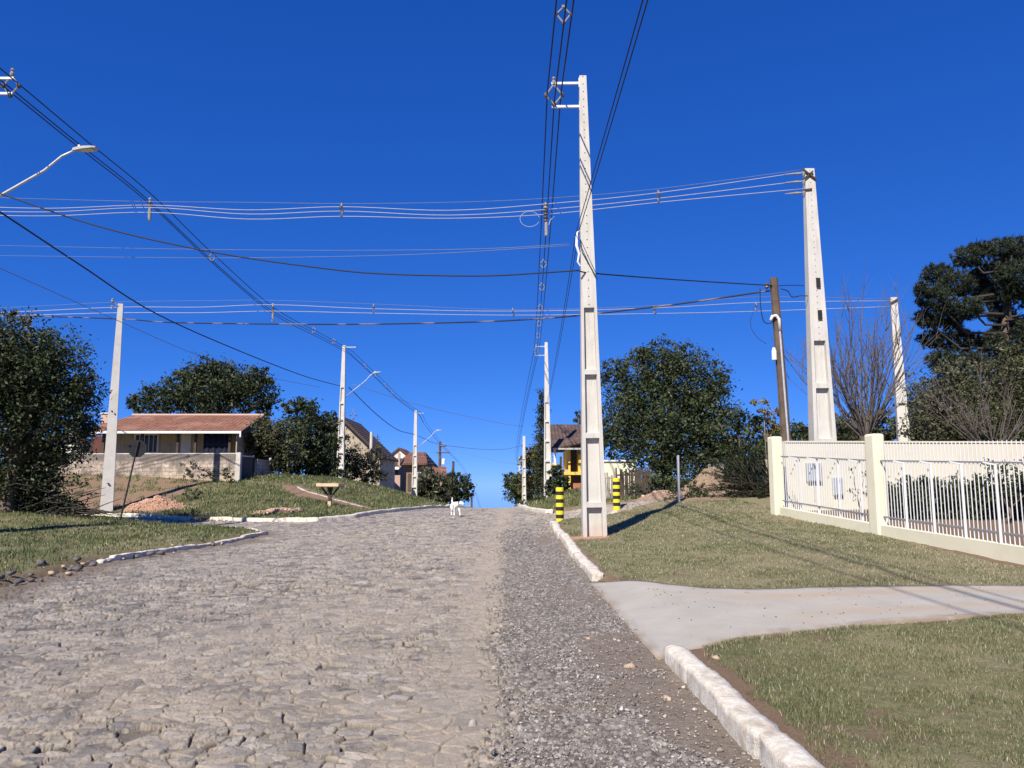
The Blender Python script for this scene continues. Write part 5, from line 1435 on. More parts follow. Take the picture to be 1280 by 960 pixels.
# weeds on the wall foot and mound
for i, (u, v, Y, ru, rv, mt, nm) in enumerate((
    (236, 584, 41.5, 9, 12, 'leaf_grey', 'grey weed growing against the block wall behind the leaning sign'), (262, 592, 41.2, 10, 8, 'leaf_grey', 'dark weed at the foot of the block wall below the first porch posts'),
    (283, 594, 41.0, 9, 9, 'leaf_dark', 'dark weed at the right end of the block wall'), (240, 618, 36, 12, 7, 'leaf_grey', 'round grey weed on the bank above the red rubble'),
    (240, 642, 30.5, 12, 5, 'leaf_mid', 'fresh green weed at the right foot of the red rubble'), (95, 604, 38, 14, 6, 'leaf_mid', 'green weed patch on the brown bank below the block wall'),
    (860, 612, 28.2, 22, 12, 'leaf_dark', 'dark weed clump growing on the earth mound'), (880, 624, 27.6, 18, 9, 'leaf_dark', 'low dark weed on the front of the earth mound'),
    (842, 626, 27.3, 10, 8, 'leaf_mid', 'bright green weed behind the thin grey post'), (822, 600, 30.5, 12, 14, 'leaf_mid', 'green weed at the left shoulder of the earth mound'),
    (845, 603, 30.2, 14, 8, 'leaf_mid', 'leafy weed above the middle of the earth mound'), (800, 612, 31, 16, 8, 'leaf_dark', 'dark weed in front of the dark paling fence'), (905, 596, 30.5, 16, 9, 'leaf_dark', 'dark weed on top of the earth mound'))):
    tree('weed', nm, 'weed', (u, v + rv, Y), [B(u, v, Y, ru, rv), B(u + ru * .5, v + rv * .3, Y, ru * .6, rv * .7)], int(300 + ru * rv * 3), .05 if Y > 35 else .042, mt, 200 + i, trunk=False, group='weeds')

# heap of dead branches under the left tree
bp = P(60, 640, 24.8); bp.z = gz(bp.x, bp.y)
t = thing('brush_heap', 'dark heap of dead branches at the foot of the left tree', 'brush heap', bp)
mb = MB(); rb = random.Random(3)
for i in range(150):
    u = rb.uniform(-30, 112); Y = rb.uniform(24.0, 25.8); s0 = P(u, 640, Y); s0.z = gz(s0.x, Y) + rb.uniform(0, max(.1, 1.25 - abs(u - 15) * .011))
    a = rb.uniform(0, 6.28); L = rb.uniform(.5, 1.9); e = s0 + Vector((math.cos(a) * L, math.sin(a) * L * .5, rb.uniform(-.5, .8) * L * .6)); e.z = max(e.z, bp.z - .05)
    mb.tube([s0, s0.lerp(e, .5) + Vector((rb.uniform(-.1, .1), 0, rb.uniform(-.1, .15))), e], [rb.uniform(.012, .035), .014, .006], 4)
mb.build('branches', M['dead_wood'], t, tuple(bp))
V, F, T = leaf_cloud([B(10, 615, 25.0, 50, 34), B(60, 632, 25.0, 40, 18), B(95, 640, 24.9, 18, 9), B(-30, 610, 25.0, 50, 40)], 14000, .06, 31, inner=.5)
np_mesh('shaded_dead_leaves', V - np.array(bp), F, M['leaf_dark'], t, attrs={'Tone': ('f', T * .35)})  # leaf tones lowered: the shade under the tree is put into their colour
# ------------------------------------------------------------------ heaps of rubble and earth
def heap(name, label, cat, cx, cy, rx, ry, hgt, mat_c, chips, csz, ctone, seed, ridge=None):
    bp = Vector((cx, cy, gz(cx, cy)))
    t = thing(name, label, cat, bp)
    n = 56; u = np.linspace(-1.25, 1.25, n); X, Y = np.meshgrid(u, u)
    x = cx + X.ravel() * rx; y = cy + Y.ravel() * ry
    def hfun(x, y):
        q = ((x - cx) / rx) ** 2 + ((y - cy) / ry) ** 2
        s = np.exp(-q * 1.9) - .09
        if ridge is not None: s = np.maximum(s, ridge(x, y))
        ns = .6 + .8 * fbm(x * 1.6 + seed, y * 1.6, seed)
        return hgt * s * ns * 1.15 + (fbm(x * 6, y * 6, seed + 5, 3) - .5) * .10 * np.clip(s * 3, 0, 1)
    z = base(x, y) + hfun(x, y)
    i = (np.arange(n - 1)[:, None] * n + np.arange(n - 1)[None]).ravel()
    F = np.stack([i, i + 1, i + n + 1, i + n], 1)
    np_mesh('heap', np.stack([x, y, z], 1) - np.array(bp), F, mat_c, t, smooth=True)
    px = cx + rng.normal(0, .5, chips) * rx; py = cy + rng.normal(0, .5, chips) * ry
    hz = hfun(px, py); ok = hz > -.02; px, py, hz = px[ok], py[ok], hz[ok]
    s = rng.uniform(.4, 1.3, len(px)) * csz * (1 + 1.6 * (rng.random(len(px)) > .95))
    tn = np.array(ctone) * rng.uniform(.6, 1.35, (len(px), 1))
    o = scatter_rocks('rubble', np.stack([px, py, base(px, py) + hz + s * .15], 1) - np.array(bp), s, M['loose_stone'], tn)
    o.parent = t; o['kind'] = 'stuff'
    return t
def soil(name, a, b, sc=14):
    m = Mat(name); n1 = m.noise(sc, 7, .7)
    m.base(m.ramp(n1, [(.3, a), (.7, b)]), .95); m.bump(m.noise(sc * 3, 6, .7), .8, .05); return m.m
M['red_soil'] = soil('red_rubble_soil', (.40, .22, .14), (.56, .36, .25))
M['brown_soil'] = soil('brown_mound_soil', (.20, .14, .095), (.40, .29, .21))
heap('rubble_heap', 'heap of reddish broken brick beside the white pole on the left', 'rubble heap', P(188, 640, 33).x, 33.2, 1.55, 1.3, .62, M['red_soil'], 4200, .036, (.50, .31, .22), 3)
heap('rubble_heap', 'low scatter of reddish rubble behind the white kerb left of the wooden tray', 'rubble heap', P(345, 646, 29.3).x, 29.5, 1.5, .6, .20, M['red_soil'], 1000, .042, (.52, .36, .27), 4)
heap('earth_mound', 'mound of brown soil and rubble right of the grass bollard', 'earth mound', P(890, 630, 29.5).x, 29.6, 1.55, 1.2, .95, M['brown_soil'], 1600, .035, (.36, .27, .20), 5)
heap('earth_mound', 'lower pinkish soil heap at the left end of the mound', 'earth mound', P(825, 630, 29).x, 29.0, 1.0, .8, .30, M['brown_soil'], 900, .032, (.44, .30, .23), 6)

# single stones along the left edge of the road and on the right shoulder
stone_lib = []
for k in range(5):
    v, f = hull_rock(330 + k, 14)
    stone_lib.append((v, f))
M['stone_dark'] = weathered('dark_basalt', (.11, .105, .11), .3, 6, .9, .5, (.25, .2, .15), .5)
M['stone_tan'] = weathered('tan_stone', (.40, .31, .23), .25, 6, .9, .5)
M['stone_pale'] = weathered('pale_stone', (.52, .49, .44), .2, 6, .9, .5)
def stone(label, x, y, s, k, mat, group=None, lift=.02):
    v, f = stone_lib[k % 5]
    a = rng.uniform(0, 6.28); c_, s_ = math.cos(a), math.sin(a)
    vv = np.stack([v[:, 0] * c_ - v[:, 1] * s_ * .75, v[:, 0] * s_ + v[:, 1] * c_ * .75, v[:, 2]], 1) * s
    o = np_mesh('stone', vv, f, M[mat]); o.location = (x, y, max(bz(x, y), gz(x, y)) + s * .30 + lift)
    return tag(o, label, 'stone', group)
lg = resample([(-6.75, 9.8), (-6.95, 10.6), (-7.25, 12.6), (-7.3, 13.9), (-7.0, 15.8), (-6.55, 18.0)], .02)
gs = 'broken stones along the left road edge'
lab = {'stone_dark': 'dark broken paving stone lying along the left road edge', 'stone_tan': 'tan broken stone lying along the left road edge', 'stone_pale': 'pale broken stone lying along the left road edge'}
for i in range(52):
    q = lg[int((rng.random() ** 2.0) * (len(lg) - 1))]; mt = ('stone_dark', 'stone_dark', 'stone_tan', 'stone_dark', 'stone_dark', 'stone_dark', 'stone_pale' if i == 6 else 'stone_dark', 'stone_tan')[i % 8]
    stone(lab[mt], q[0] + rng.normal(.02, .16), q[1] + rng.normal(0, .1), rng.uniform(.035, .10) * (1 if mt == 'stone_dark' else .7), i, mt, gs)
for u, v, Y, s, mt, nm in ((788, 842, 6.5, .055, 'stone_tan', 'tan angular stone on the gravel left of the driveway corner'), (834, 882, 5.6, .055, 'stone_tan', 'flat tan stone on the gravel beside the near kerb'),
                           (778, 900, 5.35, .045, 'stone_pale', 'pale stone near the middle of the gravel shoulder'), (869, 899, 5.35, .035, 'stone_pale', 'small pale stone close to the near kerb foot'),
                           (896, 848, 6.4, .045, 'stone_tan', 'tan stone in the bare soil behind the near kerb'), (735, 800, 7.6, .04, 'stone_tan', 'small tan stone at the left edge of the gravel')):
    q = P(u, v, Y); stone(nm, q.x, q.y, s, int(u), mt, None, .0)
n = 130
u_ = rng.random(n); v_ = rng.random(n) ** 1.5
px = 1.35 + 4.5 * v_ + .3 * u_; py = 7.3 + 2.9 * u_ + .25 * v_ * 2
ok = poly_sd(DRIVE, px, py) < -.1; px, py = px[ok], py[ok]
ddr = poly_sd(ROAD, px, py)
s = rng.uniform(.004, .014, len(px))
o = scatter_rocks('pebbles', np.stack([px, py, base(px, py) + .018 + .085 * sstep(-.05, .75, ddr) + (fbm(px * 1.5, py * 1.5, 5) - .5) * .015 + s * .4], 1), s, M['loose_stone'], np.array([.10, .09, .085]) * rng.uniform(.6, 2.2, (len(px), 1)))
tag(o, 'small dark pebbles and crumbs scattered over the concrete driveway', None, None, 'stuff')

M['dark_red'] = weathered('dark_red_door', (.11, .04, .035), .15, 3, .6, 0)
# ------------------------------------------------------------------ tiled house on the left bank
def house(name, label, cat, loc): return thing(name, label, cat, loc)
def part(mb, name, mat, parent, org, **k): return mb.build(name, M[mat], parent, org, **k)
def roof_slab(a, b, c, d, th):
    """sloped slab with top corners a b (eave) c d (ridge), thickness downwards"""
    a, b, c, d = map(Vector, (a, b, c, d)); k = Vector((0, 0, -th))
    return MB().hexa([a + k, b + k, c + k, d + k], [a, b, c, d])

X = lambda u, v, Y: P(u, v or 585, Y).x
Z = lambda v, Y: P(640, v, Y).z
hz = 2.1; x0, x1 = -25.4, -16.15; ez, rz_ = Z(538, 45.8), Z(519.5, 49.5)
org = ((x0 + x1) / 2, 47, hz)
H = house('tiled_house', 'low wooden house with red tiled roof and porch behind the block wall', 'house', org)
wall = MB().box(x0 + .3, x1 - .3, 47.4, 53, hz - .6, ez - .02)
wl = part(wall, 'wall', 'boards_beige', H, org)
gb = MB().prism([(x1 - .29, 45.9, hz - .5), (x1 - .29, 53, hz - .5), (x1 - .29, 53, ez), (x1 - .29, 49.5, rz_ - .16), (x1 - .29, 45.9, ez - .1)], (0, 0, 0), (.06, 0, 0))
part(gb, 'gable_wall', 'boards_grey', H, org)
part(MB().box(x0 + .3, X(133, 550, 47.3), 47.33, 47.398, hz - .5, ez - .05), 'side_room_wall', 'salmon_wall', H, org)
part(MB().box(x0 + .25, x1 - .3, 45.9, 47.32, hz - .7, hz - .02), 'porch_floor', 'concrete_old', H, org)
rf = part(roof_slab((x0 - .3, 45.6, ez - .02), (x1 + .15, 45.6, ez - .02), (x1 + .15, 49.5, rz_), (x0 + .9, 49.5, rz_), .1), 'roof', 'tile_red', H, org)
part(roof_slab((x1 + .15, 53.4, ez - .02), (x0 - .3, 53.4, ez - .02), (x0 + .9, 49.52, rz_ - .003), (x1 + .15, 49.52, rz_ - .003), .1), 'rear_roof', 'tile_red', H, org)
part(MB().tube([(x0 + .9, 49.5, rz_ + .03), (x1 + .15, 49.5, rz_ + .03)], .09, 8), 'ridge_cap', 'pink_wall', rf, org)
part(MB().box(X(112, 540, 45.5), x1 + .13, 45.46, 45.53, ez - .20, ez - .06), 'fascia', 'fascia', H, org)
part(MB().box(x1 + .08, x1 + .16, 45.38, 45.455, ez - .42, ez - .06), 'downpipe', 'fascia', H, org)
part(MB().bar((x1 + .17, 45.5, ez - .12), (x1 + .17, 49.5, rz_ - .07), .04, .16), 'barge_board', 'dark_timber', H, org)
for u in (129, 177, 222, 244, 287):
    q = X(u, 560, 46); o = part(MB().box(q - .07, q + .07, 45.94, 46.08, hz + .9, ez - .12), 'porch_post', 'dark_timber', H, org)
    part(MB().box(q - .085, q + .085, 45.92, 46.10, hz - .1, hz + .9), 'post_base', 'grey_timber', o, org)
wx0, wx1 = X(168, 555, 47.3), X(197, 555, 47.3); wz0, wz1 = Z(566, 47.3), Z(543, 47.3)
fr = MB()
for a, b in (((wx0, wz0), (wx0, wz1)), ((wx1, wz0), (wx1, wz1))): fr.box(a[0] - .05, a[0] + .05, 47.30, 47.396, wz0 - .05, wz1 + .05)
fr.box(wx0 + .05, wx1 - .05, 47.30, 47.396, wz1 - .05, wz1 + .05); fr.box(wx0 + .05, wx1 - .05, 47.30, 47.396, wz0 - .05, wz0 + .05)
fo = part(fr, 'window', 'fascia', H, org)
part(MB().box(wx0 + .05, wx1 - .05, 47.37, 47.39, wz0 + .05, wz1 - .05), 'pane', 'glass', fo, org)
for k in range(1, 5):
    q = lerp(wx0, wx1, k / 5); part(MB().box(q - .018, q + .018, 47.34, 47.365, wz0 + .05, wz1 - .05), 'window_bar', 'fascia', fo, org)
part(MB().box(X(117, 555, 47.3), X(129, 555, 47.3), 47.26, 47.325, hz, Z(545, 47.3)), 'door', 'dark_red', H, org)
part(MB().box(X(226, 555, 47.3), X(238, 555, 47.3), 47.34, 47.397, hz, Z(541, 47.3)), 'shutter', 'fascia', H, org)
tb = MB(); a0, a1 = X(254, 550, 46.2), X(286, 550, 46.2); b0_, b1_ = Z(567, 46.2), ez - .12
for k in range(16):
    q0, q1 = lerp(a0, a1, k / 16), lerp(a0, a1, (k + 1) / 16); y0, y1 = 46.25 + .05 * math.sin(k * 1.7), 46.25 + .05 * math.sin((k + 1) * 1.7)
    tb.hexa([(q0, y0, b0_), (q1, y1, b0_), (q1, y1 + .02, b0_), (q0, y0 + .02, b0_)], [(q0, y0, b1_), (q1, y1, b1_), (q1, y1 + .02, b1_), (q0, y0 + .02, b1_)])
part(tb, 'porch_curtain', 'tarp', H, org)
q = X(135, 525, 48.5); zc_ = Z(532, 48.5)
part(MB().box(q - .28, q + .22, 48.2, 48.7, zc_ - .4, Z(518, 48.5)), 'chimney', 'pink_wall', H, org)
part(MB().box(q - .34, q + .28, 48.14, 48.76, Z(518, 48.5) + .002, Z(516.5, 48.5)), 'chimney_cap', 'concrete_old', H, org)
# low white outbuilding left of it
sx0, sx1 = X(70, 555, 46.5), X(97, 555, 46.5)
org = ((sx0 + sx1) / 2, 47, 2.2)
S = house('outbuilding', 'small white outbuilding with grey roof left of the tiled house', 'outbuilding', org)
part(MB().box(sx0, sx1, 46.5, 49, 1.8, Z(547, 46.5)), 'wall', 'white_wall', S, org)
part(roof_slab((sx0 - .4, 46.2, Z(547, 46.5)), (sx1 + .2, 46.2, Z(547, 46.5)), (sx1 + .2, 49.2, Z(541, 46.5) + .2), (sx0 - .4, 49.2, Z(541, 46.5) + .2), .1), 'roof', 'grey_timber', S, org)
part(MB().box(sx0 + .15, sx0 + .5, 46.46, 46.498, 2.6, 3.2), 'window', 'glass', S, org)

# block wall with its side return, gate and brick end
wxa, wxb = -27.5, X(298, 580, 42.0)
t = thing('block_wall', 'old limewashed block wall with dark stained top in front of the tiled house', 'wall', (wxb, 42.0, 1.6))
wallseg(Vector((wxa, 42.6, 0)), Vector((wxb, 42.0, 0)), lambda q: gz(q.x, q.y) - .4, lambda q: 3.18, .18, 'wall', M['block_wall'], t, 14)
wallseg(Vector((wxa, 42.6, 0)), Vector((wxb, 42.0, 0)), lambda q: 3.182, lambda q: 3.24, .22, 'coping', M['concrete_old'], t, 4)
for u in (222, 75, 150):
    q = X(u, 580, 42.2); MB().box(q - .12, q + .12, 41.9 + (wxb - q) * .05, 42.02 + (wxb - q) * .05, gz(q, 41.8) - .3, 3.17).build('pier', M['block_wall'], t, (wxb, 42.0, 1.6))
MB().box(wxb - .1, wxb + .14, 41.85, 42.12, 1.3, 3.27).build('end_pier', M['concrete_old'], t, (wxb, 42.0, 1.6))
gx0, gx1 = X(302, 585, 43.2), X(318, 585, 44.4)
t = thing('sheet_gate', 'dark grey sheet metal gate at the right end of the block wall', 'gate', (gx0, 43, 1.7))
o_ = MB().hexa([(gx0, 42.5, 1.75), (gx1, 44.2, 1.85), (gx1, 44.24, 1.85), (gx0, 42.54, 1.75)], [(gx0, 42.5, 3.12), (gx1, 44.2, 3.12), (gx1, 44.24, 3.12), (gx0, 42.54, 3.12)]).build('gate_leaf', M['dark_wall'], t, (gx0, 43, 1.7))
MB().bar((gx0, 42.48, 3.12), (gx1, 44.18, 3.12), .06).build('top_rail', M['steel'], t, (gx0, 43, 1.7))
MB().bar((gx1, 44.2, 1.6), (gx1, 44.2, 3.2), .1).build('hinge_post', M['dark_timber'], t, (gx0, 43, 1.7))
t = thing('brick_wall', 'short reddish grey brick wall between the sheet gate and the brown bush', 'wall', (gx1, 44.6, 1.8))
wallseg(Vector((gx1 + .1, 44.4, 0)), Vector((X(338, 585, 47), 47, 0)), lambda q: gz(q.x, q.y) - .3, lambda q: 3.0, .15, 'wall', M['block_wall'], t, 5)
MB().box(X(338, 585, 47) - .06, X(338, 585, 47) + .06, 46.9, 47.1, 1.6, 3.15).build('end_post', M['steel'], t, (gx1, 44.6, 1.8))

# ------------------------------------------------------------------ houses further up on the left
Y = 70.0
A_, L_, R_ = P(427, 520, Y), P(380, 563, Y), P(480, 571.5, Y); D = 9
org = (A_.x, Y, 2.0)
H = house('gable_house', 'weathered wooden gable house behind the lamp pole on the bank', 'house', org)
part(MB().prism([(L_.x + .3, Y, 1.4), (R_.x - .35, Y, 1.2), (R_.x - .35, Y, R_.z + .1), (A_.x, Y, A_.z - .2), (L_.x + .3, Y, L_.z + .1)], (0, 0, 0), (0, D, 0)), 'wall', 'boards_grey', H, org)
part(MB().hexa([(A_.x, Y - .5, A_.z - .18), (A_.x, Y + D, A_.z - .18), (R_.x, Y + D, R_.z - .18), (R_.x, Y - .5, R_.z - .18)], [(A_.x, Y - .5, A_.z), (A_.x, Y + D, A_.z), (R_.x, Y + D, R_.z), (R_.x, Y - .5, R_.z)]), 'roof', 'tile_dark', H, org)
part(MB().hexa([(A_.x, Y - .5, A_.z - .18), (L_.x, Y - .5, L_.z - .18), (L_.x, Y + D, L_.z - .18), (A_.x, Y + D, A_.z - .18)], [(A_.x, Y - .5, A_.z), (L_.x, Y - .5, L_.z), (L_.x, Y + D, L_.z), (A_.x, Y + D, A_.z)]), 'left_roof', 'tile_dark', H, org)
part(MB().bar((A_.x, Y - .53, A_.z - .1), (R_.x, Y - .53, R_.z - .1), .06, .2), 'barge_board', 'dark_timber', H, org)
part(MB().prism([(X(383, 0, Y) , Y - .03, Z(566, Y)), (X(402, 0, Y), Y - .03, Z(566, Y)), (X(402, 0, Y), Y - .03, Z(546, Y)), (X(386, 0, Y), Y - .03, Z(560, Y))], (0, 0, 0), (0, .028, 0)), 'white_gable_panel', 'white_wall', H, org)
part(MB().box(X(388, 0, Y), X(398, 0, Y), Y - .04, Y - .002, Z(594, Y), Z(573, Y)), 'door', 'dark_timber', H, org)

Y = 84.0
org = (X(490, 0, Y), Y, .8)
H = house('garage_house', 'low dark house with brown roof and pink carport wall beyond the gable house', 'house', org)
part(MB().box(X(455, 0, Y), X(497, 0, Y), Y + .5, Y + 7, 0.2, Z(583, Y)), 'wall', 'dark_wall', H, org)
part(roof_slab((X(452, 0, Y), Y - .2, Z(586, Y) + .35), (X(499, 0, Y), Y - .2, Z(586, Y) + .35), (X(497, 0, Y), Y + 5, Z(572, Y) + .1), (X(455, 0, Y), Y + 5, Z(572, Y) + .1), .3), 'roof', 'tile_dark', H, org)
part(MB().box(X(452, 0, Y), X(499, 0, Y), Y - .27, Y - .21, Z(587, Y), Z(583.5, Y)), 'fascia', 'fascia', H, org)
part(MB().box(X(490, 0, Y), X(500, 0, Y), Y + .2, Y + .45, 0, Z(594, Y)), 'carport_wall', 'pink_wall', H, org)
part(MB().box(X(497.5, 0, Y), X(500, 0, Y), Y - .2, Y + .18, Z(586, Y), Z(566, Y)), 'gable_post', 'pink_wall', H, org)
part(MB().box(X(470, 0, Y), X(488, 0, Y), Y + .3, Y + .48, .2, Z(592, Y)), 'carport_shade_panel', 'tarp', H, org)  # dark panel stands in for the shade inside the carport
Y = 100.0
org = (X(522, 0, Y), Y, 0)
H = house('brown_house', 'two storey brown house with brown roof behind the second lamp pole', 'house', org)
part(MB().box(X(501, 0, Y), X(531, 0, Y), Y, Y + 9, -1.5, Z(577, Y)), 'wall', 'brown_wall', H, org)
part(MB().box(X(521, 0, Y), X(529, 0, Y), Y - .9, Y - .02, Z(604, Y), Z(601.5, Y)), 'balcony', 'white_wall', H, org)
for a, b in ((503, 507), (510, 514)): part(MB().box(X(a, 0, Y), X(b, 0, Y), Y - .05, Y - .002, Z(614, Y), Z(592, Y)), 'door', 'dark_wall', H, org)
w_ = part(MB().box(X(522, 0, Y), X(527, 0, Y), Y - .05, Y - .002, Z(600, Y), Z(590, Y)), 'window', 'fascia', H, org)
part(MB().box(X(522.6, 0, Y), X(526.4, 0, Y), Y - .07, Y - .052, Z(599, Y), Z(591, Y)), 'pane', 'glass', w_, org)
part(roof_slab((X(497, 0, Y), Y - .9, Z(579, Y)), (X(535, 0, Y), Y - .9, Z(579, Y)), (X(526, 0, Y), Y + 5, Z(566, Y) + .3), (X(506, 0, Y), Y + 5, Z(566, Y) + .3), .25), 'roof', 'tile_far', H, org)
part(MB().prism([(X(535, 0, Y), Y - .9, Z(579, Y)), (X(538, 0, Y), Y + 10, Z(580, Y)), (X(526, 0, Y), Y + 5, Z(566, Y) + .3)], (0, 0, 0), (0, 0, -.25)), 'hip_roof', 'tile_dark', H, org)
Y = 108.0
org = (X(500, 0, Y), Y, 0)
H = house('white_gable_house', 'house with a white gable and brown roof behind the low dark house', 'house', org)
a, l, r = P(499, 561.5, Y), P(484, 575, Y), P(515, 576, Y)
part(MB().prism([(l.x, Y, 0), (r.x, Y, 0), (r.x, Y, r.z), (a.x, Y, a.z), (l.x, Y, l.z)], (0, 0, 0), (0, 8, 0)), 'wall', 'white_wall', H, org)
part(MB().hexa([(a.x, Y - .3, a.z + .02), (a.x, Y + 8, a.z + .02), (r.x + .6, Y + 8, r.z - .3), (r.x + .6, Y - .3, r.z - .3)], [(a.x, Y - .3, a.z + .25), (a.x, Y + 8, a.z + .25), (r.x + .6, Y + 8, r.z), (r.x + .6, Y - .3, r.z)]), 'roof', 'tile_far', H, org)
part(MB().hexa([(a.x, Y - .3, a.z + .02), (l.x - .6, Y - .3, l.z - .3), (l.x - .6, Y + 8, l.z - .3), (a.x, Y + 8, a.z + .02)], [(a.x, Y - .3, a.z + .25), (l.x - .6, Y - .3, l.z), (l.x - .6, Y + 8, l.z), (a.x, Y + 8, a.z + .25)]), 'left_roof', 'tile_far', H, org)
Y = 118.0
org = (X(545, 0, Y), Y, -1)
H = house('red_roof_house', 'distant house of which only the red roof shows above the far trees', 'house', org)
part(MB().box(X(532, 0, Y), X(556, 0, Y), Y, Y + 7, -5, Z(592, Y)), 'wall', 'pink_wall', H, org)
part(roof_slab((X(529, 0, Y), Y - .6, Z(593, Y)), (X(559, 0, Y), Y - .6, Z(593, Y)), (X(555, 0, Y), Y + 4, Z(583, Y) + .1), (X(533, 0, Y), Y + 4, Z(583, Y) + .1), .25), 'roof', 'tile_red', H, org)

# ------------------------------------------------------------------ yellow house on the right
Y = 58.0
org = (X(740, 0, Y), Y, 1.5)
H = house('yellow_house', 'yellow house with brown tiled roof and open balcony behind the tall pole', 'house', org)
ez = Z(557, Y); rzz = Z(530.5, Y + 4)
xl, xr = X(687, 0, Y), X(752, 0, Y)
part(roof_slab((xl - .1, Y - .6, ez), (xr, Y - .6, ez), (xr, Y + 4, rzz), (X(688, 0, Y + 4), Y + 4, rzz), .15), 'roof', 'tile_dark', H, org)
part(roof_slab((xr, Y + 8.6, ez), (xl - .1, Y + 8.6, ez), (X(688, 0, Y + 4), Y + 4.01, rzz - .003), (xr, Y + 4.01, rzz - .003), .15), 'rear_roof', 'tile_dark', H, org)
part(roof_slab((X(690, 0, Y - 1.6), Y - 1.6, Z(560, Y - 1.6)), (X(727, 0, Y - 1.6), Y - 1.6, Z(553, Y - 1.6)), (X(728, 0, Y), Y - .3, Z(546, Y)), (X(688, 0, Y), Y - .3, Z(550, Y)), .1), 'lower_roof', 'tile_dark', H, org)
part(MB().box(X(690, 0, Y), X(727, 0, Y), Y - 1.68, Y - 1.61, Z(560, Y - 1.6) - .12, Z(560, Y - 1.6) + .0), 'gutter', 'steel', H, org)
fl = Z(590, Y)
part(MB().box(X(713, 0, Y), xr - .3, Y + .2, Y + 8, fl, ez - .1), 'wall', 'yellow_wall', H, org)
part(MB().box(X(689, 0, Y), xr - .3, Y - .7, Y + 8, fl - .22, fl - .002), 'floor_slab', 'yellow_wall', H, org)
part(MB().box(X(712, 0, Y), xr - .3, Y + .6, Y + 8, 0.8, fl - .23), 'ground_storey', 'dark_wall', H, org)
part(MB().box(X(722, 0, Y), X(731, 0, Y), Y - .6, Y + .18, fl, Z(568, Y)), 'parapet', 'yellow_wall', H, org)
part(MB().box(X(714, 0, Y), X(721, 0, Y), Y + .12, Y + .198, fl, Z(562, Y)), 'door', 'dark_timber', H, org)
for u, a, b, mt in ((711, .8, 558, 'yellow_wall'), (700.5, 1.2 + fl - 2.2, 571, 'yellow_wall'), (693, None, 561, 'fascia')):
    z0_ = fl if a is None or u < 705 else a
    part(MB().box(X(u - 1.3, 0, Y), X(u + 1.3, 0, Y), Y - .62, Y - .45, z0_ if u < 705 else .8, Z(b, Y)), 'column', mt, H, org)
part(MB().box(X(690, 0, Y), X(696, 0, Y), Y - .58, Y + 3, fl, Z(579, Y)), 'side_parapet', 'yellow_wall', H, org)
part(MB().box(X(700, 0, Y), X(710, 0, Y), Y - .6, Y - .5, fl, Z(587, Y)), 'balcony_sill', 'pink_wall', H, org)
part(MB().box(X(715, 0, Y), X(732, 0, Y), Y - 1.2, Y - .75, .6, Z(604, Y)), 'garden_wall', 'red_brick', H, org)
Y = 36.6
org = (X(775, 0, Y), Y, 1.2)
H = house('cream_shed', 'plain cream shed below the left side of the big round tree', 'shed', org)
part(MB().box(X(750, 0, Y), X(796, 0, Y), Y, Y + 1.3, .6, Z(577, Y)), 'wall', 'cream', H, org)
part(MB().box(X(749, 0, Y), X(797, 0, Y), Y - .08, Y + 1.4, Z(577, Y) + .002, Z(575, Y)), 'roof', 'fascia', H, org)

def palings(name, label, u0, u1, vt, vb, Y0, Y1, mat, n, gappy=.0, seed=1):
    rb = random.Random(seed); A, B_ = P(u0, vb, Y0), P(u1, vb, Y1)
    t = thing(name, label, 'fence', A); ho = Z(vt, Y0) - Z(vb, Y0)
    for i in range(n):
        if rb.random() < gappy: continue
        q = A.lerp(B_, (i + .5) / n); w_ = (B_ - A).length / n * .42; g_ = gz(q.x, q.y); hh = ho * rb.uniform(.88, 1.08); ln = rb.uniform(-.05, .05)
        MB().hexa([(q.x - w_, q.y, g_ - .1), (q.x + w_, q.y, g_ - .1), (q.x + w_, q.y + .02, g_ - .1), (q.x - w_, q.y + .02, g_ - .1)],
                  [(q.x - w_ + ln, q.y, q.z + hh), (q.x + w_ + ln, q.y, q.z + hh), (q.x + w_ + ln, q.y + .02, q.z + hh), (q.x - w_ + ln, q.y + .02, q.z + hh)]).build('paling', M[mat], t, tuple(A))
    for f in (.3, .8):
        MB().bar(A + Vector((0, .05, ho * f)), B_ + Vector((0, .05, ho * f)), .04, .07).build('rail', M[mat], t, tuple(A))
palings('paling_fence', 'grey board fence below the cream shed', 752, 772, 592, 622, 35.8, 35.4, 'grey_timber', 9, 0, 1)
palings('paling_fence', 'dark gappy paling fence right of the grey board fence', 771, 815, 587, 622, 35.0, 34.0, 'dark_timber', 22, .12, 2)
palings('paling_fence', 'short grey paling fence remnant behind the earth mound', 886, 906, 580, 603, 32, 32, 'grey_timber', 9, .1, 3)

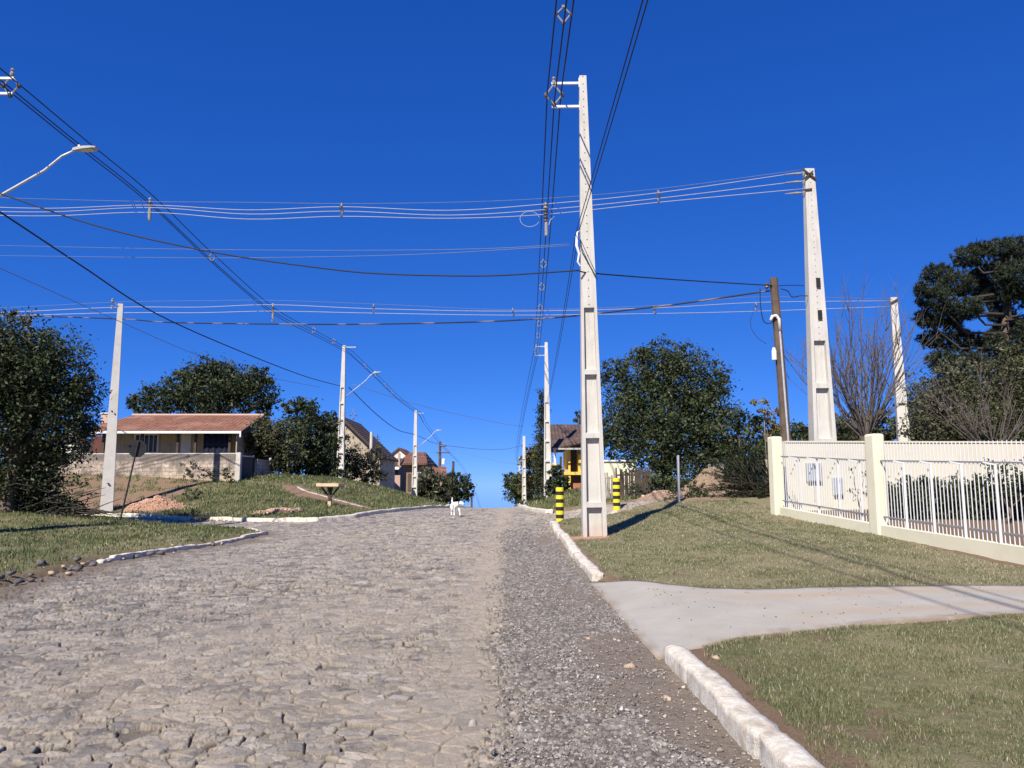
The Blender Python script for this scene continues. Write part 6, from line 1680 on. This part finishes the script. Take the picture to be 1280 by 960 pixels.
# ------------------------------------------------------------------ white dog
p = P(569, 645, 28.0); p.z = bz(p.x, p.y) + .012
dog = thing('dog', 'white dog with raised tail and dark ear walking on the road', 'dog', p, rad(-66))
vs = [(-.25, 0, .45), (0, 0, .455), (.20, 0, .45), (.33, .03, .50), (.43, .07, .52), (.50, .11, .49), (.57, .14, .46), (-.33, 0, .50), (-.38, 0, .60), (-.35, 0, .72)]
rs = [.095, .10, .12, .075, .068, .05, .032, .034, .03, .018]
es = [(0, 1), (1, 2), (2, 3), (3, 4), (4, 5), (5, 6), (0, 7), (7, 8), (8, 9)]
for s in (-1, 1):
    b = len(vs); k = .05 * s
    vs += [(.20, s * .075, .38), (.18 + k, s * .08, .28), (.20 + k * 2, s * .08, .14), (.22 + k * 2, s * .08, .02)]; rs += [.055, .04, .026, .03]; es += [(2, b), (b, b + 1), (b + 1, b + 2), (b + 2, b + 3)]
    b = len(vs)
    vs += [(-.24, s * .075, .38), (-.17 - k, s * .085, .28), (-.31 - k * 2, s * .085, .16), (-.27 - k * 2, s * .085, .02)]; rs += [.07, .048, .028, .03]; es += [(0, b), (b, b + 1), (b + 1, b + 2), (b + 2, b + 3)]
dog.scale = (.92, .92, .92)
me = bpy.data.meshes.new('body'); me.from_pydata(vs, es, []); me.materials.append(M['white_fur'])
bo = bpy.data.objects.new('body', me); col.objects.link(bo); bo.parent = dog
sk = bo.modifiers.new('skin', 'SKIN'); sk.use_smooth_shade = True
for i, r in enumerate(rs):
    d_ = me.skin_vertices[0].data[i]; d_.radius = (r, r); d_.use_root = (i == 0)
sb = bo.modifiers.new('sub', 'SUBSURF'); sb.levels = 2; sb.render_levels = 2
for s, mt in ((-1, 'dark_fur'), (1, 'white_fur')):
    MB().hexa([(.39, .065 + s * .045, .565), (.44, .065 + s * .05, .565), (.44, .065 + s * .07, .545), (.39, .065 + s * .07, .545)], [(.39, .065 + s * .085, .575), (.42, .065 + s * .09, .575), (.43, .065 + s * .105, .505), (.40, .065 + s * .105, .505)]).build('ear', M[mt], dog)
    MB().lathe([(.001, -.012), (.012, 0), (.001, .012)], (.49 - s * .02, .10 + s * .038, .525), 8).build('eye', M['dark_fur'], dog)
MB().lathe([(.001, -.018), (.02, 0), (.001, .018)], (.60, .15, .465), 8).build('nose', M['dark_fur'], dog)

bpy.context.view_layer.update()
